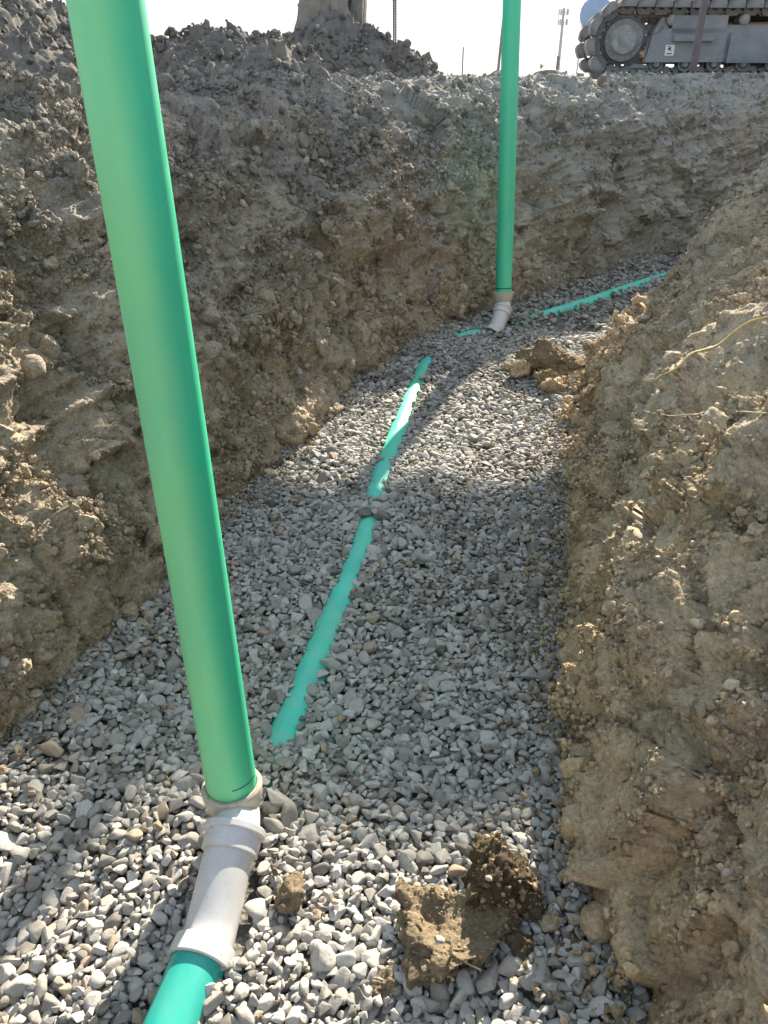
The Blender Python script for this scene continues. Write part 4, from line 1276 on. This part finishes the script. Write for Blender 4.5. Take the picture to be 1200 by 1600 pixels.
def slab(name, loc, size, seed, mat, rz, label, cat, taper=.7, sub=5, ns=18):
    V, F = box_rock(seed, sub, ns)
    V = V * (1 + .10 * facets(V * 3 + seed, seed)[0] + .05 * fbm(V * 6, 3, seed) + .04 * facets(V * 9 + seed, seed + 3)[0])[:, None]
    V[:, :2] *= (1 - (V[:, 2:3] + .5) * (1 - taper))
    V = V * np.array(size); V[:, 2] += size[2] * .5
    o = obj_np(name, V, F, mat); o.location = loc; o.rotation_euler = (0, 0, rz)
    return tag(o, label, cat)
M_PALE = soil_mat('pale_dry_clay', (.30, .265, .23), (.31, .28, .245), (.38, .34, .29), 1.5, 2.5)
slab('clay_block', (-.72, 11.3, GZ + .26), (.92, .6, 1.10), 5, M_PALE, R(8), 'large pale block of dry clay standing on top of the far soil heap', 'clay block', .52, 5, 40)
slab('clay_slab', (-.33, 11.35, GZ + .32), (.24, .4, .90), 8, M_HEAP, R(-5), 'narrow dark slab standing at the right side of the pale clay block', 'clay block', .8)
slab('rock', (.52, 11.2, GZ - .02), (.26, .25, .36), 12, M_HEAP, R(20), 'upright pointed rock at right end of far heap near thin post', 'rock', .6, 4)
slab('rock', (.30, 11.2, GZ - .02), (.45, .35, .34), 14, M_HEAP, R(50), 'broad rock between the thin post and the pointed rock', 'rock', .8, 4)

M_POST = plain_mat('weathered_post_steel', (.16, .14, .145), .7, .3, .3, 6)
M_WOOD = plain_mat('weathered_wood', (.20, .15, .12), .85, 0, .3, 5)
def punched_post(bm):
    w = .044
    for sx in (-1, 1):
        bm_box(bm, (sx * (w / 2 - .0015), 0, 1.1), (.003, w, 2.2))
        for sy in (-1, 1): bm_box(bm, (sx * .0145, sy * (w / 2 - .0015), 1.1), (.0115, .003, 2.198))
    for k in range(88):
        for sy in (-1, 1): bm_box(bm, (0, sy * (w / 2 - .0015), .012 + k * .025), (.0172, .0028, .018))
p1 = bmo('signpost', M_POST, None, punched_post, False, (.128, 10.4, GZ - .12))
p1.rotation_euler = (0, R(-.5), 0)
tag(p1, 'thin punched steel post standing before the far soil heap', 'post')
p2 = bmo('steel_post', M_POST, None, lambda bm: (bm_box(bm, (0, 0, .9), (.075, .06, 2.0), None, .006), bm_box(bm, (0, 0, 1.93), (.09, .075, .03), None, .004)), False, (3.87, 11.1, GZ - .12))
tag(p2, 'plain grey post standing in front of the excavator tracks', 'post')

def pole(loc, h, r, label, lean=(0, 0), arm=False):
    o = bmo('utility_pole', M_WOOD, None, lambda bm: (bm_cyl(bm, (0, 0, 0), (0, 0, h), r, r * .8, 14), bm_cyl(bm, (0, 0, h), (0, 0, h + .05), r * .82, r * .5, 14)), True, loc)
    o.rotation_euler = (lean[0], lean[1], 0)
    return tag(o, label, 'pole', 'wooden poles in the distance')
pole((13.30, 103.5, GZ - .3), 6.6, .17, 'far brown wooden pole just left of the distant green pipe', (0, R(2.5)))
pole((11.6, 45.5, GZ - .3), 9, .17, 'brown wooden pole rising behind the left end of the excavator')

# cell tower
M_TOWER = plain_mat('galvanised_tower', (.30, .31, .36), .6, .2, .1, .5)
ct = empty('cell_tower', (.2258 * 423, 423 * 1.15, GZ - .5))
tag(ct, 'slim mobile phone mast with two rings of antennas on the horizon', 'mast')
bmo('mast', M_TOWER, ct, lambda bm: bm_cyl(bm, (0, 0, 0), (0, 0, 31), .95, .65, 16))
for z in (24.5, 29.0):
    bmo('platform', M_TOWER, ct, lambda bm: [bm_cyl(bm, (2.6 * math.cos(a), 2.6 * math.sin(a), z), (2.6 * math.cos(a + 2.094), 2.6 * math.sin(a + 2.094), z), .14, seg=6) for a in (0.5, 2.594, 4.688)] +
        [bm_cyl(bm, (0, 0, z), (2.6 * math.cos(a), 2.6 * math.sin(a), z), .12, seg=6) for a in (0.5, 2.594, 4.688)])
    for k in range(9):
        a = .5 + 2 * math.pi * k / 9
        bmo('antenna', M_TOWER, ct, lambda bm: bm_box(bm, (2.5 * math.cos(a), 2.5 * math.sin(a), z + .1), (.5, .7, 2.7), (0, 0, a)), False)
# water tower
M_TANK = plain_mat('pale_blue_tank_paint', (.12, .24, .42), .85, 0, .08, .2, 0, .1)
wt = empty('water_tower', (.2675 * 430, 430 * 1.15, GZ - .5))
tag(wt, 'pale blue water tower on thin legs behind the excavator', 'water tower')
def tank(bm):
    prof = [(0, 20.2), (3.5, 20.8), (6.5, 22.5), (8.2, 25), (8.9, 28), (8.6, 31), (7.2, 33.8), (4.8, 35.8), (2.2, 36.8), (0, 37.1)]
    n = 36; rings = []
    for r, z in prof:
        if r == 0: rings.append([bm.verts.new((0, 0, z))])
        else: rings.append([bm.verts.new((r * math.cos(2 * math.pi * k / n), r * math.sin(2 * math.pi * k / n), z)) for k in range(n)])
    for A_, B_ in zip(rings, rings[1:]):
        for k in range(n):
            j = (k + 1) % n
            if len(A_) == 1: bm.faces.new((A_[0], B_[k], B_[j]))
            elif len(B_) == 1: bm.faces.new((A_[k], A_[j], B_[0]))
            else: bm.faces.new((A_[k], A_[j], B_[j], B_[k]))
bmo('tank', M_TANK, wt, tank, True)
for k in range(6):
    a = .3 + 2 * math.pi * k / 6
    bmo('leg', M_TOWER, wt, lambda bm: bm_cyl(bm, (8.3 * math.cos(a), 8.3 * math.sin(a), 0), (8.0 * math.cos(a), 8.0 * math.sin(a), 25), .38, seg=10))
for zz in (11.5,):
    bmo('strut_ring', M_TOWER, wt, lambda bm: [bm_cyl(bm, (8.1 * math.cos(.3 + math.pi * k / 3), 8.1 * math.sin(.3 + math.pi * k / 3), zz), (8.1 * math.cos(.3 + math.pi * (k + 1) / 3), 8.1 * math.sin(.3 + math.pi * (k + 1) / 3), zz), .15, seg=6) for k in range(6)])
bmo('riser_column', M_TOWER, wt, lambda bm: bm_cyl(bm, (0, 0, 0), (0, 0, 20.5), .8, seg=14))
bmo('railing', M_TOWER, wt, lambda bm: [bm_cyl(bm, (2.4 * math.cos(k), 2.4 * math.sin(k), 36.4), (2.4 * math.cos(k), 2.4 * math.sin(k), 38.2), .08, seg=6) for k in (0, 1, 2, 3, 4, 5, 6)])
# little things on the skyline
p3 = bmo('marker_post', M_WOOD, None, lambda bm: bm_box(bm, (0, 0, .5), (.05, .05, 1.3), None, .008), False, (3.05, 34.5, GZ - .15))
tag(p3, 'tiny thin stake on skyline between thin steel post and the far green pipe', 'stake')
p4 = bmo('fence_post', M_WOOD, None, lambda bm: bm_cyl(bm, (0, 0, 0), (0, 0, 1.5), .11, .10, 10), True, (.2245 * 60, 60 * 1.15, GZ - .2))
tag(p4, 'short brown stub of a post at the foot of the distant mast', 'post')
slab('dirt_pile', (.2125 * 42, 42 * 1.15, GZ - .25), (1.5, 1.2, .55), 17, M_HEAP, 0, 'low dark dirt pile on the skyline left of the distant mast', 'dirt pile', .9, 4)
tr = empty('bare_tree', (.2035 * 150, 150 * 1.15, GZ - .2)); tag(tr, 'tiny bare tree on the skyline left of the mast', 'tree')
bmo('trunk', M_WOOD, tr, lambda bm: bm_cyl(bm, (0, 0, 0), (0, 0, 1.3), .12, .07, 8))
def crown(bm):
    r_ = random.Random(5)
    for k in range(26):
        a, e = r_.uniform(0, 6.28), r_.uniform(.3, 1.4); l = r_.uniform(.5, 1.2)
        bm_cyl(bm, (0, 0, 1.1 + r_.random() * .3), (l * math.cos(a) * math.cos(e), l * math.sin(a) * math.cos(e), 1.3 + l * math.sin(e)), .045, .02, 5)
bmo('crown', M_WOOD, tr, crown)

# ------------------------------------------------------------------ thin haze in the air
def build_haze():
    bm = bmesh.new()
    bm_box(bm, (0, 300, 22), (1400, 1500, 48.2))
    o = obj_bm('haze', bm, None); o['kind'] = 'stuff'
    m = bpy.data.materials.new('thin_haze'); m.use_nodes = True; nt = m.node_tree; nt.nodes.clear()
    out = nt.nodes.new('ShaderNodeOutputMaterial'); v = nt.nodes.new('ShaderNodeVolumePrincipled')
    v.inputs['Color'].default_value = (.93, .95, 1, 1); v.inputs['Density'].default_value = .0001; v.inputs['Anisotropy'].default_value = .3
    nt.links.new(v.outputs[0], out.inputs['Volume']); o.data.materials.append(m)
build_haze()
print('tris', sum(len(m.polygons) * 2 for m in bpy.data.meshes))
